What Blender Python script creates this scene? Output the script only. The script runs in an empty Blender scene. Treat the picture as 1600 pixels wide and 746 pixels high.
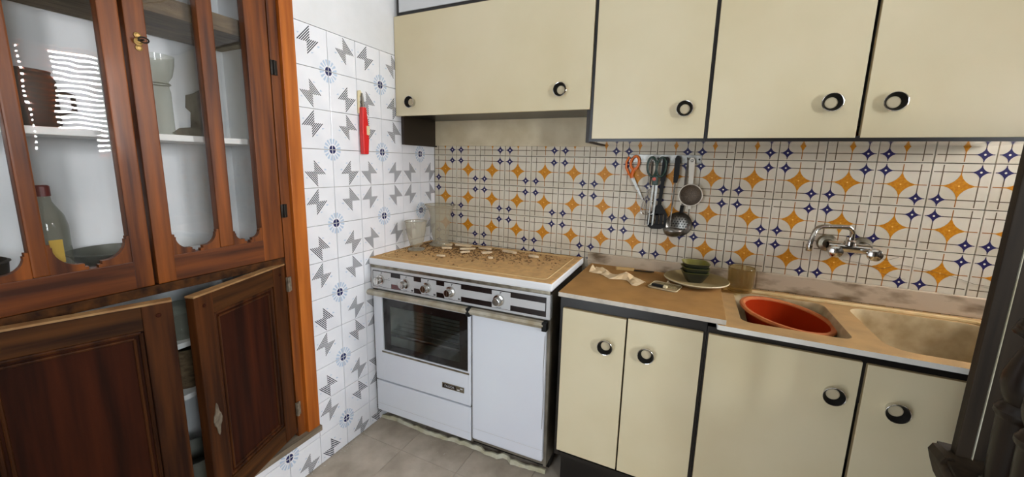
import bpy, bmesh, math, random
from mathutils import Matrix, Vector
random.seed(7)
R = math.radians
scene = bpy.context.scene
C = scene.collection

# ------------------------------------------------------------------ camera
F_PX, PPX, PPY = 605.14, 802.71, 357.81
CAM = Vector((1.39523, -1.86957, 1.34289))
YAW, PITCH, ROLL = -0.438313, -0.168045, 0.024953
fwd = Vector((math.sin(YAW)*math.cos(PITCH), math.cos(YAW)*math.cos(PITCH), math.sin(PITCH)))
rt = Vector((math.cos(YAW), -math.sin(YAW), 0)); up = rt.cross(fwd)
rt, up = math.cos(ROLL)*rt + math.sin(ROLL)*up, math.cos(ROLL)*up - math.sin(ROLL)*rt
cd = bpy.data.cameras.new('camera'); cam = bpy.data.objects.new('camera', cd); C.objects.link(cam)
cd.sensor_width = 36; cd.sensor_fit = 'HORIZONTAL'; cd.lens = F_PX/1600*36
cd.shift_x = (800-PPX)/1600; cd.shift_y = (PPY-373)/1600; cd.clip_start = .02
m3 = Matrix((rt, up, -fwd)).transposed()
cam.matrix_world = Matrix.Translation(CAM) @ m3.to_4x4()
scene.camera = cam

# ------------------------------------------------------------------ world, daylight, exposure
w = bpy.data.worlds.new('world'); scene.world = w; w.use_nodes = True
w.node_tree.nodes['Background'].inputs[0].default_value = (.72, .86, 1, 1)
w.node_tree.nodes['Background'].inputs[1].default_value = 1.2
def area(name, loc, rot, sx, sy, power, col):
    l = bpy.data.lights.new(name, 'AREA'); l.shape = 'RECTANGLE'; l.size = sx; l.size_y = sy
    l.energy = power; l.color = col
    o = bpy.data.objects.new(name, l); C.objects.link(o); o.location = loc; o.rotation_euler = rot
    return o
area('window_daylight', (3.56, -.36, 1.76), (0, R(90), 0), .90, .62, 350, (.97, .985, 1))
area('added_rear_fill', (3.56, -2.55, 1.62), (0, R(90), 0), .80, .56, 60, (.90, .96, 1))  # added fill from an assumed window, brightens left wall and cupboard niche
area('doorway_daylight', (.60, -3.26, 1.02), (R(90), 0, 0), .80, 2.0, 23, (.82, .91, 1))
scene.view_settings.view_transform = 'Standard'
scene.view_settings.look = 'None'
scene.view_settings.gamma = 1
scene.view_settings.use_curve_mapping = False
scene.view_settings.exposure = 0.1

# ------------------------------------------------------------------ materials
def lin(r, g, b):
    f = lambda c: c/12.92 if c <= .04045 else ((c+.055)/1.055)**2.4
    return (f(r/255), f(g/255), f(b/255), 1)
def mat(name, col, rough=.5, metal=0, col2=None, scale=8, contrast=(.35, .65), stretch=(1, 1, 1), bump=0,
        bscale=40, coat=0, dust=None, dust_noise=12, dust_amt=1.0, spec=.5, detail=4):
    m = bpy.data.materials.new(name); m.use_nodes = True
    nt = m.node_tree; N = nt.nodes; L = nt.links; b = N['Principled BSDF']
    b.inputs['Roughness'].default_value = rough; b.inputs['Metallic'].default_value = metal
    b.inputs['Specular IOR Level'].default_value = spec
    if coat: b.inputs['Coat Weight'].default_value = coat; b.inputs['Coat Roughness'].default_value = .1
    tc = N.new('ShaderNodeTexCoord'); mp = N.new('ShaderNodeMapping'); L.new(tc.outputs['Object'], mp.inputs[0])
    mp.inputs['Scale'].default_value = stretch
    out = None
    if col2:
        nz = N.new('ShaderNodeTexNoise'); nz.inputs['Scale'].default_value = scale; nz.inputs['Detail'].default_value = detail
        L.new(mp.outputs[0], nz.inputs['Vector'])
        rp = N.new('ShaderNodeValToRGB'); rp.color_ramp.elements[0].position = contrast[0]; rp.color_ramp.elements[1].position = contrast[1]
        rp.color_ramp.elements[0].color = col; rp.color_ramp.elements[1].color = col2
        L.new(nz.outputs['Fac'], rp.inputs[0]); out = rp.outputs[0]
    if dust:
        geo = N.new('ShaderNodeNewGeometry'); sp = N.new('ShaderNodeSeparateXYZ'); L.new(geo.outputs['Normal'], sp.inputs[0])
        mr = N.new('ShaderNodeMapRange'); mr.inputs['From Min'].default_value = .55; mr.inputs['From Max'].default_value = .95
        mr.inputs['To Max'].default_value = dust_amt
        L.new(sp.outputs['Z'], mr.inputs['Value'])
        n2 = N.new('ShaderNodeTexNoise'); n2.inputs['Scale'].default_value = dust_noise; n2.inputs['Detail'].default_value = 6
        L.new(tc.outputs['Object'], n2.inputs['Vector'])
        r2 = N.new('ShaderNodeValToRGB'); r2.color_ramp.elements[0].position = .3; r2.color_ramp.elements[1].position = .7
        r2.color_ramp.elements[0].color = dust; r2.color_ramp.elements[1].color = tuple(c*.72 for c in dust[:3])+(1,)
        L.new(n2.outputs['Fac'], r2.inputs[0])
        mx = N.new('ShaderNodeMix'); mx.data_type = 'RGBA'
        L.new(mr.outputs[0], mx.inputs[0])
        if out: L.new(out, mx.inputs[6])
        else: mx.inputs[6].default_value = col
        L.new(r2.outputs[0], mx.inputs[7]); out = mx.outputs[2]
        ro = N.new('ShaderNodeMapRange'); ro.inputs['To Min'].default_value = rough; ro.inputs['To Max'].default_value = .9
        L.new(mr.outputs[0], ro.inputs['Value']); L.new(ro.outputs[0], b.inputs['Roughness'])
    if out: L.new(out, b.inputs['Base Color'])
    else: b.inputs['Base Color'].default_value = col
    if bump:
        n3 = N.new('ShaderNodeTexNoise'); n3.inputs['Scale'].default_value = bscale; n3.inputs['Detail'].default_value = 5
        L.new(mp.outputs[0], n3.inputs['Vector'])
        bp = N.new('ShaderNodeBump'); bp.inputs['Strength'].default_value = bump; bp.inputs['Distance'].default_value = .004
        L.new(n3.outputs['Fac'], bp.inputs['Height']); L.new(bp.outputs[0], b.inputs['Normal'])
    return m
def wood(name, c1, c2, axis='z', rough=.45, coat=.05, spec=.3):
    st = {'x': (1.2, 22, 22), 'y': (22, 1.2, 22), 'z': (22, 22, 1.2)}[axis]
    return mat(name, c1, rough, col2=c2, scale=1.6, contrast=(.3, .66), stretch=st, bump=.12, bscale=3, coat=coat, detail=7, spec=spec)
def glassy(name, tint, transp, rough=.05, dusty=None, wav=0):
    """thin glass: Fresnel gloss over transparency, with a share of dust film"""
    m = bpy.data.materials.new(name); m.use_nodes = True
    nt = m.node_tree; N = nt.nodes; L = nt.links; N.remove(N['Principled BSDF'])
    t = N.new('ShaderNodeBsdfTransparent'); t.inputs[0].default_value = tint
    g = N.new('ShaderNodeBsdfGlossy'); g.inputs['Roughness'].default_value = rough
    lw = N.new('ShaderNodeLayerWeight'); lw.inputs[0].default_value = .5         # Schlick, the same from both sides of the pane
    pw = N.new('ShaderNodeMath'); pw.operation = 'POWER'; pw.inputs[1].default_value = 5; L.new(lw.outputs['Facing'], pw.inputs[0])
    ma = N.new('ShaderNodeMath'); ma.operation = 'MULTIPLY_ADD'; ma.inputs[1].default_value = .955; ma.inputs[2].default_value = .045; L.new(pw.outputs[0], ma.inputs[0])
    mx = N.new('ShaderNodeMixShader'); L.new(ma.outputs[0], mx.inputs[0]); L.new(t.outputs[0], mx.inputs[1]); L.new(g.outputs[0], mx.inputs[2])
    last = mx
    if dusty:
        d = N.new('ShaderNodeBsdfDiffuse'); d.inputs[0].default_value = dusty
        m2 = N.new('ShaderNodeMixShader'); m2.inputs[0].default_value = 1-transp
        L.new(mx.outputs[0], m2.inputs[1]); L.new(d.outputs[0], m2.inputs[2]); last = m2
    if wav:
        tc = N.new('ShaderNodeTexCoord'); nz = N.new('ShaderNodeTexNoise'); nz.inputs['Scale'].default_value = 9
        mp = N.new('ShaderNodeMapping'); mp.inputs['Scale'].default_value = (1, 1, .5)
        L.new(tc.outputs['Object'], mp.inputs[0]); L.new(mp.outputs[0], nz.inputs['Vector'])
        bp = N.new('ShaderNodeBump'); bp.inputs['Strength'].default_value = wav; bp.inputs['Distance'].default_value = .004
        L.new(nz.outputs['Fac'], bp.inputs['Height']); L.new(bp.outputs[0], g.inputs['Normal'])
    L.new(last.outputs[0], N['Material Output'].inputs[0])
    return m
DUST = lin(216, 172, 112)
M = {}
M['plaster'] = mat('white_plaster', lin(230, 231, 233), .85, col2=lin(220, 221, 222), scale=5, bump=.25, bscale=30)
M['old_plaster'] = mat('old_brown_plaster', lin(104, 90, 74), .9, col2=lin(88, 76, 60), scale=4, bump=.2, bscale=25)
M['niche'] = mat('niche_plaster', lin(246, 248, 250), .85, col2=lin(224, 228, 230), scale=4, bump=.2, bscale=20)
M['mortar'] = mat('mortar', lin(112, 106, 94), .95, col2=lin(84, 78, 68), scale=20, bump=.6, bscale=60)
M['ceiling'] = mat('ceiling_paint', lin(226, 222, 214), .9, col2=lin(214, 208, 198), scale=3)
M['grout_l'] = mat('pale_grout', lin(176, 176, 172), .9, col2=lin(120, 118, 112), scale=6)
M['grout_b'] = mat('dark_grout', lin(104, 96, 80), .9, col2=lin(72, 64, 50), scale=8)
M['tile_l'] = mat('white_tile_glaze', lin(240, 241, 246), .16, col2=lin(232, 234, 240), scale=9, coat=.3)
M['stripe'] = mat('grey_tile_print', lin(50, 52, 62), .2, coat=.3)
M['navy'] = mat('navy_tile_print', lin(34, 40, 92), .2, coat=.3)
M['sky_print'] = mat('pale_blue_tile_print', lin(186, 204, 226), .2, coat=.3)
M['tile_b'] = mat('cream_tile_glaze', lin(220, 211, 193), .36, col2=lin(204, 193, 171), scale=7, contrast=(.3, .7), spec=.25)
M['orange_print'] = mat('orange_tile_print', lin(208, 142, 34), .4, col2=lin(190, 118, 24), scale=120, spec=.25)
M['blue_print'] = mat('blue_tile_print', lin(42, 37, 84), .4, spec=.25)
M['line_print'] = mat('line_tile_print', lin(98, 82, 62), .4, spec=.25)
M['oline_print'] = mat('orange_line_print', lin(164, 104, 46), .4, spec=.25)
M['dot_print'] = mat('white_dot_print', lin(236, 226, 206), .3)
M['odot_print'] = mat('pale_orange_dot_print', lin(240, 190, 96), .3)
M['floor_tile'] = mat('dusty_floor_tile', lin(200, 188, 172), .85, col2=lin(166, 154, 138), scale=7, bump=.25, bscale=50, detail=8)
M['floor_joint'] = mat('floor_joint', lin(146, 136, 120), .95)
M['cream'] = mat('cream_laminate', lin(222, 210, 177), .36, col2=lin(214, 200, 163), scale=2.5, coat=.1)
M['cream_edge'] = mat('cream_edge_band', lin(176, 156, 118), .6)
M['black'] = mat('black_laminate', lin(26, 23, 21), .3)
M['gloss'] = mat('polished_white_laminate', lin(190, 184, 170), .03, coat=1.0)
M['dkbrown'] = mat('dark_brown_laminate', lin(44, 34, 24), .45)
M['hoodback'] = mat('grey_green_board', lin(216, 202, 170), .6, col2=lin(200, 184, 150), scale=10)
M['topdoor'] = mat('grey_white_laminate', lin(214, 216, 218), .4)
M['chrome'] = mat('chrome', lin(205, 203, 198), .14, 1)
M['dullmetal'] = mat('tarnished_metal', lin(168, 160, 142), .35, 1, col2=lin(120, 112, 96), scale=30)
M['handle_alu'] = mat('dulled_aluminium', lin(196, 190, 174), .5, .35, col2=lin(160, 148, 122), scale=14)
M['enamel'] = mat('white_enamel', lin(226, 230, 236), .22, col2=lin(220, 223, 232), scale=2, coat=.3)
M['enamel_dust'] = mat('dusty_white_enamel', lin(232, 233, 234), .25, dust=DUST, dust_noise=30)
M['bead'] = mat('enamel_bead', lin(214, 186, 134), .6)
M['silver'] = mat('silver_panel', lin(196, 196, 196), .35, .15)
M['panel_black'] = mat('panel_black', lin(28, 18, 16), .25)
M['panel_red'] = mat('panel_red_lamp', lin(84, 30, 30), .2, coat=.5)
M['ovenglass'] = glassy('oven_glass', (.93, .95, .94, 1), .9, .04, lin(22, 24, 24))
M['oveninside'] = mat('oven_lining', lin(196, 198, 188), .5, col2=lin(150, 148, 134), scale=6)
M['stoveside'] = mat('stove_side', lin(120, 112, 98), .6, col2=lin(80, 72, 60), scale=8)
M['oldwhite'] = mat('chipped_white', lin(206, 202, 182), .8, col2=lin(176, 168, 136), scale=14, bump=.3)
M['marble'] = mat('dusty_white_marble', lin(206, 198, 184), .5, col2=lin(158, 150, 138), scale=18, contrast=(.45, .75), dust=lin(168, 120, 52), dust_noise=9, dust_amt=.97)
M['upstand'] = mat('stained_marble_upstand', lin(188, 170, 146), .6, col2=lin(104, 84, 58), scale=9, contrast=(.48, .72), stretch=(1, 1, 2.5))
M['sink'] = mat('dusty_ceramic_sink', lin(232, 230, 222), .3, dust=lin(172, 132, 74), dust_noise=14, dust_amt=.97)
M['ridge'] = mat('dusty_ridge', lin(214, 186, 136), .8, col2=lin(194, 164, 110), scale=20)
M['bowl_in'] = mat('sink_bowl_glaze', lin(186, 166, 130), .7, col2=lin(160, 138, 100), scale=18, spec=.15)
M['w_frame'] = wood('orange_brown_wood', lin(196, 112, 40), lin(148, 76, 20), 'z', .42)
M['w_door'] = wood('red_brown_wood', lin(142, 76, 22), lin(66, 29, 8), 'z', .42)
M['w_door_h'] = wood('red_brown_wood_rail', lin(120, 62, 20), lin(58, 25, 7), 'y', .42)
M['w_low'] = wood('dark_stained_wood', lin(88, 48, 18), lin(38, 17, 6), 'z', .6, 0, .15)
M['w_low_h'] = wood('dark_stained_wood_rail', lin(88, 52, 20), lin(40, 20, 7), 'x', .6, 0, .15)
M['w_panel'] = wood('dark_red_panel', lin(66, 27, 9), lin(36, 13, 4), 'z', .65, 0, .12)
M['w_edge'] = mat('worn_wood_edge', lin(170, 134, 88), .7, col2=lin(140, 100, 60), scale=20)
M['w_dark'] = wood('blackened_oak', lin(58, 46, 32), lin(32, 24, 15), 'z', .6, 0)
M['w_dark2'] = wood('blackened_oak_turned', lin(34, 23, 14), lin(17, 11, 6), 'z', .35, .1)
M['w_shelf'] = mat('rough_brown_board', lin(112, 94, 68), .9, col2=lin(78, 62, 42), scale=10, stretch=(8, 1, 8), bump=.3)
M['w_shelf_low'] = mat('greyed_sill_board', lin(142, 128, 110), .8, col2=lin(112, 98, 80), scale=8, stretch=(8, 1, 8))
M['white_board'] = mat('white_painted_board', lin(236, 236, 234), .5)
M['pane'] = glassy('window_pane', (1, 1, 1, 1), .985, .0, lin(120, 118, 110), wav=.16)
M['iron'] = mat('black_iron', lin(40, 36, 32), .5, .7)
M['brass'] = mat('old_brass', lin(150, 120, 70), .4, .8)
M['escut'] = mat('worn_plate', lin(140, 128, 110), .6, .3, col2=lin(100, 88, 74), scale=60)
M['glass'] = glassy('dusty_clear_glass', (.92, .92, .88, 1), .62, .10, lin(186, 176, 154))
M['glass_b'] = glassy('amber_dusty_glass', lin(244, 236, 214), .85, .15, lin(150, 128, 86))
M['glass_c'] = glassy('clear_cupboard_glass', (.88, .9, .86, 1), .8, .06, lin(150, 150, 136))
M['red'] = mat('red_plastic', lin(214, 28, 30), .3, coat=.3)
M['ivory'] = mat('ivory_plastic', lin(226, 212, 172), .45)
M['steel'] = mat('brushed_steel', lin(150, 147, 140), .36, 1, col2=lin(116, 112, 104), scale=40)
M['orange_pl'] = mat('orange_plastic', lin(226, 110, 26), .4)
M['green_pl'] = mat('dark_green_plastic', lin(24, 52, 38), .4)
M['black_pl'] = mat('black_plastic', lin(20, 19, 18), .55, spec=.25)
M['white_pl'] = mat('off_white_plastic', lin(222, 216, 202), .45)
M['mesh'] = mat('sieve_mesh', lin(120, 108, 94), .6, .4, col2=lin(94, 82, 70), scale=300)
M['red_dot'] = mat('red_rivet', lin(196, 84, 64), .5)
M['basin_in'] = mat('red_orange_plastic', lin(138, 36, 4), .9, spec=.05)
M['basin_rim'] = mat('dusty_orange_rim', lin(184, 104, 48), .8, col2=lin(160, 80, 34), scale=20)
M['plate'] = mat('dusty_cream_ceramic', lin(200, 186, 150), .5, dust=lin(160, 136, 84), dust_noise=10, dust_amt=.9)
M['bowl_out'] = mat('dark_green_ceramic', lin(34, 40, 34), .25, coat=.4)
M['bowl_green'] = mat('olive_ceramic', lin(128, 122, 44), .4, col2=lin(104, 100, 34), scale=10)
M['paper'] = mat('crumpled_paper', lin(226, 204, 168), .8, col2=lin(206, 178, 136), scale=20)
M['handle_wood'] = mat('pale_wood_handle', lin(200, 164, 104), .6)
M['tray'] = mat('clear_tray', lin(150, 128, 92), .4)
M['chip'] = mat('plaster_chip', lin(232, 212, 180), .9, col2=lin(206, 180, 140), scale=20)
M['crumb'] = mat('rubble_crumbs', lin(140, 104, 62), .95, col2=lin(70, 48, 28), scale=150)
M['pebble'] = mat('floor_grit', lin(196, 190, 178), .9)
M['twig'] = mat('twig', lin(150, 118, 84), .8)
M['label_y'] = mat('yellow_label', lin(196, 160, 60), .6)
M['cap_red'] = mat('dark_red_cap', lin(90, 30, 26), .4)
M['clay'] = mat('dark_clay', lin(54, 46, 38), .6)
M['pot_grey'] = mat('grey_enamel', lin(120, 122, 112), .35, col2=lin(90, 92, 84), scale=10)
M['blind'] = mat('straw_slat', lin(150, 104, 70), .7, col2=lin(120, 78, 50), scale=20)
M['card'] = mat('patterned_card', lin(176, 160, 116), .6, col2=lin(120, 106, 76), scale=150, contrast=(.45, .55))

# ------------------------------------------------------------------ mesh builder
class MB:
    def __init__(s): s.v = []; s.f = []; s.mi = []; s.sm = []; s.cur = 0; s.smooth = False
    def m(s, i): s.cur = i; return s
    def add(s, vs, fs, smooth=None):
        o = len(s.v); s.v += [tuple(v) for v in vs]
        for f in fs:
            s.f.append([i+o for i in f]); s.mi.append(s.cur); s.sm.append(s.smooth if smooth is None else smooth)
        return s
    def box(s, x0, x1, y0, y1, z0, z1, bev=0):
        x0, x1 = sorted((x0, x1)); y0, y1 = sorted((y0, y1)); z0, z1 = sorted((z0, z1))
        if not bev:
            return s.add([(x0,y0,z0),(x1,y0,z0),(x1,y1,z0),(x0,y1,z0),(x0,y0,z1),(x1,y0,z1),(x1,y1,z1),(x0,y1,z1)],
                         [(3,2,1,0),(4,5,6,7),(0,1,5,4),(1,2,6,5),(2,3,7,6),(3,0,4,7)], False)
        bm = bmesh.new(); bmesh.ops.create_cube(bm, size=1)
        for v in bm.verts:
            v.co = Vector(((x0+x1)/2+v.co.x*(x1-x0), (y0+y1)/2+v.co.y*(y1-y0), (z0+z1)/2+v.co.z*(z1-z0)))
        bmesh.ops.bevel(bm, geom=bm.edges[:], offset=bev, segments=2, affect='EDGES', profile=.6)
        bm.verts.index_update()
        s.add([v.co[:] for v in bm.verts], [[v.index for v in f.verts] for f in bm.faces], False); bm.free(); return s
    def lathe(s, prof, c=(0,0,0), axis='z', n=24, rfun=None, ox=None):
        """prof: list of (r, h) along axis"""
        vs = []; fs = []
        for (r, h) in prof:
            for k in range(n):
                a = 2*math.pi*k/n; rr = r*(rfun(a, h) if rfun else 1)
                p, q = rr*math.cos(a), rr*math.sin(a)
                if axis == 'z': vs.append((c[0]+p, c[1]+q, c[2]+h))
                elif axis == 'y': vs.append((c[0]+p, c[1]+h, c[2]+q))
                else: vs.append((c[0]+h, c[1]+p, c[2]+q))
        for i in range(len(prof)-1):
            for k in range(n):
                k2 = (k+1) % n
                q = (i*n+k, i*n+k2, (i+1)*n+k2, (i+1)*n+k)
                fs.append(q if axis != 'y' else q[::-1])
        return s.add(vs, fs, True)
    def disc(s, c, r, axis='z', n=20, flip=False):
        vs = []
        for k in range(n):
            a = 2*math.pi*k/n; p, q = r*math.cos(a), r*math.sin(a)
            vs.append({'z': (c[0]+p, c[1]+q, c[2]), 'y': (c[0]+p, c[1], c[2]+q), 'x': (c[0], c[1]+p, c[2]+q)}[axis])
        idx = list(range(n))
        if (axis == 'y') != flip: idx = idx[::-1]
        return s.add(vs, [idx], False)
    def tube(s, pts, r, n=8, closed=False, caps=True):
        pts = [Vector(p) for p in pts]; rings = []; L = len(pts)
        rs = r if isinstance(r, (list, tuple)) else [r]*L
        prev = None
        for i, p in enumerate(pts):
            if closed: t = pts[(i+1) % L]-pts[i-1]
            else: t = pts[min(i+1, L-1)]-pts[max(i-1, 0)]
            t = t.normalized() if t.length > 1e-9 else Vector((0, 0, 1))
            if prev is None: u = t.orthogonal().normalized()
            else:
                u = prev-t*prev.dot(t); u = u.normalized() if u.length > 1e-6 else t.orthogonal().normalized()
            prev = u; v = t.cross(u)
            rings.append([p+rs[i]*(math.cos(2*math.pi*k/n)*u+math.sin(2*math.pi*k/n)*v) for k in range(n)])
        vs = [q for ring in rings for q in ring]; fs = []
        for i in range(L if closed else L-1):
            j = (i+1) % L
            for k in range(n):
                k2 = (k+1) % n; fs.append((i*n+k, i*n+k2, j*n+k2, j*n+k))
        if caps and not closed: fs += [list(range(n))[::-1], [(L-1)*n+k for k in range(n)]]
        return s.add(vs, fs, True)
    def prism(s, poly, plane, d0, d1):
        """poly 2D; plane 'xz' -> extruded in y, 'yz' -> in x, 'xy' -> in z"""
        f = {'xz': lambda a, b, d: (a, d, b), 'yz': lambda a, b, d: (d, a, b), 'xy': lambda a, b, d: (a, b, d)}[plane]
        n = len(poly)
        vs = [f(a, b, d0) for a, b in poly]+[f(a, b, d1) for a, b in poly]
        fs = [list(range(n))[::-1], [n+i for i in range(n)]]+[(i, (i+1) % n, n+(i+1) % n, n+i) for i in range(n)]
        return s.add(vs, fs, False)
    def flat(s, poly, f): return s.add([f(*p) for p in poly], [list(range(len(poly)))], False)
    def mesh(s, name, mats, shift=None, fix=True):
        me = bpy.data.meshes.new(name)
        vs = s.v if shift is None else [tuple(shift @ Vector(v)) for v in s.v]
        me.from_pydata(vs, [], s.f)
        for k in (mats if isinstance(mats, (list, tuple)) else [mats]): me.materials.append(M[k])
        for p, i, sm in zip(me.polygons, s.mi, s.sm): p.material_index = i; p.use_smooth = sm
        if fix:
            bm = bmesh.new(); bm.from_mesh(me); bmesh.ops.recalc_face_normals(bm, faces=bm.faces[:]); bm.to_mesh(me); bm.free()
        if any(s.sm): me.set_sharp_from_angle(angle=R(38))
        me.update(); return me
WM = {}                                    # world matrix of every parent made here
def put(name, mesh, parent=None, loc=(0,0,0), rot=(0,0,0)):
    o = bpy.data.objects.new(name, mesh); C.objects.link(o)
    o.parent = parent; o.location = loc; o.rotation_euler = rot
    base = WM[parent.name] if parent else Matrix()
    WM[o.name] = base @ Matrix.Translation(loc) @ o.rotation_euler.to_matrix().to_4x4()
    return o
def tag(o, label, cat, group=None):
    o['label'] = label; o['category'] = cat
    if group: o['group'] = group
    return o
def thing(name, label, cat, loc=(0,0,0), rot=(0,0,0), group=None):
    return tag(put(name, None, None, loc, rot), label, cat, group)
def part(name, mb, mats, parent, local=False, label=None, fix=True):
    sh = None if local else WM[parent.name].inverted()
    o = put(name, mb.mesh(name, mats, sh, fix), parent)
    if label: o['label'] = label
    return o
def solo(name, mb, mats, label, cat, group=None, fix=True):
    xs, ys, zs = zip(*mb.v); c = ((min(xs)+max(xs))/2, (min(ys)+max(ys))/2, min(zs))
    return tag(put(name, mb.mesh(name, mats, Matrix.Translation((-c[0], -c[1], -c[2])), fix), None, c), label, cat, group)
def struct(name, mb, mats, label=None, fix=True):
    o = put(name, mb.mesh(name, mats, None, fix)); o['kind'] = 'structure'
    if label: o['label'] = label
    return o
def piece(name, mb, mats, parent, fix=True):   # a child in world coordinates
    return part(name, mb, mats, parent, False, None, fix)

# ================================================================== the room
RX, RY, RZ = 3.42, -3.15, 2.62
NY0, NY1, NZ0, NZ1, ND = -1.80, -.85, .19, 2.16, .34       # wall cupboard niche
b = MB()
b.box(-.42, -.008, NY1, .15, 0, RZ); b.box(-.42, -.008, RY-.15, NY0, 0, RZ)
b.box(-.42, -.008, NY0, NY1, 0, NZ0); b.box(-.42, -.008, NY0, NY1, NZ1, RZ)
b.box(-.42, -ND-.02, NY0, NY1, NZ0, NZ1)
wall_left = struct('wall_left', b, 'grout_l', 'left wall, patterned white tiles below white plaster')
b = MB(); b.box(-.012, .0, NY1, 0, 1.847, RZ); b.box(-.012, .0, NY0, NY1, NZ1+.0, RZ); b.box(-.012, 0, RY, NY0, 0, RZ); b.box(0, .40, -2.03, -1.89, 0, RZ)  # last box: unseen wall stub added to shade the lower left cupboard door
piece('plaster', b, 'plaster', wall_left)
b = MB()
b.box(-ND-.02, -ND, NY0, NY1, NZ0, NZ1); b.box(-ND, -.04, NY1-.055, NY1, NZ0, NZ1); b.box(-ND, -.04, NY0, NY0+.05, NZ0, NZ1)
b.box(-ND, -.04, NY0, NY1, NZ1-.02, NZ1); b.box(-ND, -.04, NY0, NY1, NZ0, NZ0+.02)
piece('niche_lining', b, 'niche', wall_left)
b = MB(); b.prism([(-1.06,1.405),(-1.10,1.42),(-1.075,1.44),(-1.04,1.445),(-1.035,1.50),(-1.05,1.515),(-1.045,1.56),(-1.02,1.57),(-1.0,1.585),(-.98,1.575),(-.985,1.41)], 'yz', -ND+.001, -ND+.006)
piece('bare_mortar_patch', b, 'mortar', wall_left)
b = MB(); b.box(-.02, RX+.1, .008, .15, 0, RZ)
wall_back = struct('wall_back', b, 'grout_b', 'back wall with orange and blue star tiles')
b = MB(); b.box(0, RX, .0, .012, 1.53, RZ)
piece('plaster', b, 'plaster', wall_back)
WY0, WY1, WZ0, WZ1 = -.66, -.06, 1.31, 2.21
VY0, VY1, VZ0, VZ1 = -2.85, -2.25, 1.20, 2.05  # opening of the unseen window added for frontal light on the left wall
b = MB(); b.box(RX, RX+.14, RY, VY0, 0, RZ); b.box(RX, RX+.14, VY1, WY0, 0, RZ); b.box(RX, RX+.14, VY0, VY1, 0, VZ0); b.box(RX, RX+.14, VY0, VY1, VZ1, RZ); b.box(RX, RX+.14, WY1, .15, 0, RZ); b.box(RX, RX+.14, WY0, WY1, 0, WZ0); b.box(RX, RX+.14, WY0, WY1, WZ1, RZ)
struct('wall_right', b, 'old_plaster')
DX0, DX1, DZ = .15, 1.05, 2.08                             # open doorway behind the camera
b = MB(); b.box(-.02, DX0, RY-.12, RY, 0, RZ); b.box(DX1, RX, RY-.12, RY, 0, RZ); b.box(DX0, DX1, RY-.12, RY, DZ, RZ)
struct('wall_front', b, 'old_plaster')
b = MB(); b.box(-.42, RX+.14, RY-.12, .15, RZ, RZ+.08)
struct('ceiling', b, 'ceiling')
b = MB(); b.box(-.42, RX+.14, RY-.12, .15, -.08, -.008)
floor = struct('floor', b, 'floor_joint', 'dusty grey brown tiled floor')
FT = .305
ftm = MB().box(-FT/2+.0008, FT/2-.0008, -FT/2+.0008, FT/2-.0008, -.01, 0, .0006).mesh('floor_tile', 'floor_tile')
k = 0
for i in range(-1, 10):
    for j in range(11):
        cx, cy = .10+i*FT, -.16-j*FT
        if cx < -.05 or cx > RX or cy < RY: continue
        put('floor_tile', ftm, floor, (cx, cy, random.uniform(-.0012, 0)), (random.uniform(-.002, .002), random.uniform(-.002, .002), 0))

# ---- tiles
TZ, TWL, TWB, POFF = .1425*1.09178, .1425, .1425*1.06929, .911
def zrow(h): return (11-h)*TZ+.135
G = .0011
def left_tile(fu, fv):
    """local: u -> +y direction is right in view, v down. plane x; origin centre. fu/fv mirror"""
    b = MB(); W, H = TWL, TZ
    b.m(0).box(-.010, 0, -W/2+G, W/2-G, -H/2+G, H/2-G, .0009)
    def P(u, v, d=.00025):
        if fu: u = 1-u
        if fv: v = 1-v
        return (d, (u-.5)*W, (.5-v)*H)
    def poly(pts, mi, d=.00025): b.m(mi).add([P(u, v, d) for u, v in pts], [list(range(len(pts)))], False)
    pit, wd = .062, .034
    for c in range(10):                                  # stripes v-u = const through both triangles
        k0 = -.075+c*pit; k1 = k0+wd
        if k1 < .295: poly([(.36, .36+k0), (.65-k0, .65), (.65-k1, .65), (.36, .36+k1)], 1)
        if k0 > .11: poly([(.575-k0, .575), (.455, .455+k0), (.455, .455+k1), (.575-k1, .575)], 1)
    for t in ([(.50,.33),(.47,.36),(.56,.36)], [(.70,.50),(.68,.55),(.77,.54)], [(.08,.74),(.11,.71),(.15,.75)]): poly(t, 3)
    # quarter wheel at u=1, v=0
    q = [(1-.012, .012)]+[(1-.012-.095*math.cos(a), .012+.095*math.sin(a)) for a in [i*math.pi/2/6 for i in range(7)]]
    poly(q, 2)
    for i in range(4):
        a = (i+.5)*math.pi/8; w0, w1 = .055, .125
        pts = []
        for (r, s) in ((.15, -.5), (.29, -.5), (.29, .5), (.15, .5)):
            wd = R(10)*s if r < .2 else R(13)*s
            pts.append((1-r*math.cos(a+wd), r*math.sin(a+wd)))
        poly(pts, 3)
    return b.mesh('tile', ['tile_l', 'stripe', 'navy', 'sky_print'], None, True)
LT = {(a, c): left_tile(a, c) for a in (0, 1) for c in (0, 1)}
def fixn(me, ax, sgn):                                  # printed faces must look out of the wall
    bm = bmesh.new(); bm.from_mesh(me)
    for f in bm.faces:
        if f.material_index and f.normal[ax]*sgn < 0: f.normal_flip()
    bm.to_mesh(me); bm.free()
for me in LT.values(): fixn(me, 0, 1)
def jit(): return random.uniform(-.0009, .0002)
def cropped(me, ax, lo=None, hi=None):                   # a cut tile
    me2 = me.copy(); bm = bmesh.new(); bm.from_mesh(me2)
    for v, sg in ((lo, -1), (hi, 1)):
        if v is None: continue
        co = [0, 0, 0]; co[ax] = v; no = [0, 0, 0]; no[ax] = sg
        bmesh.ops.bisect_plane(bm, geom=bm.verts[:]+bm.edges[:]+bm.faces[:], plane_co=co, plane_no=no, clear_outer=True)
    bm.to_mesh(me2); bm.free(); return me2
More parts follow.
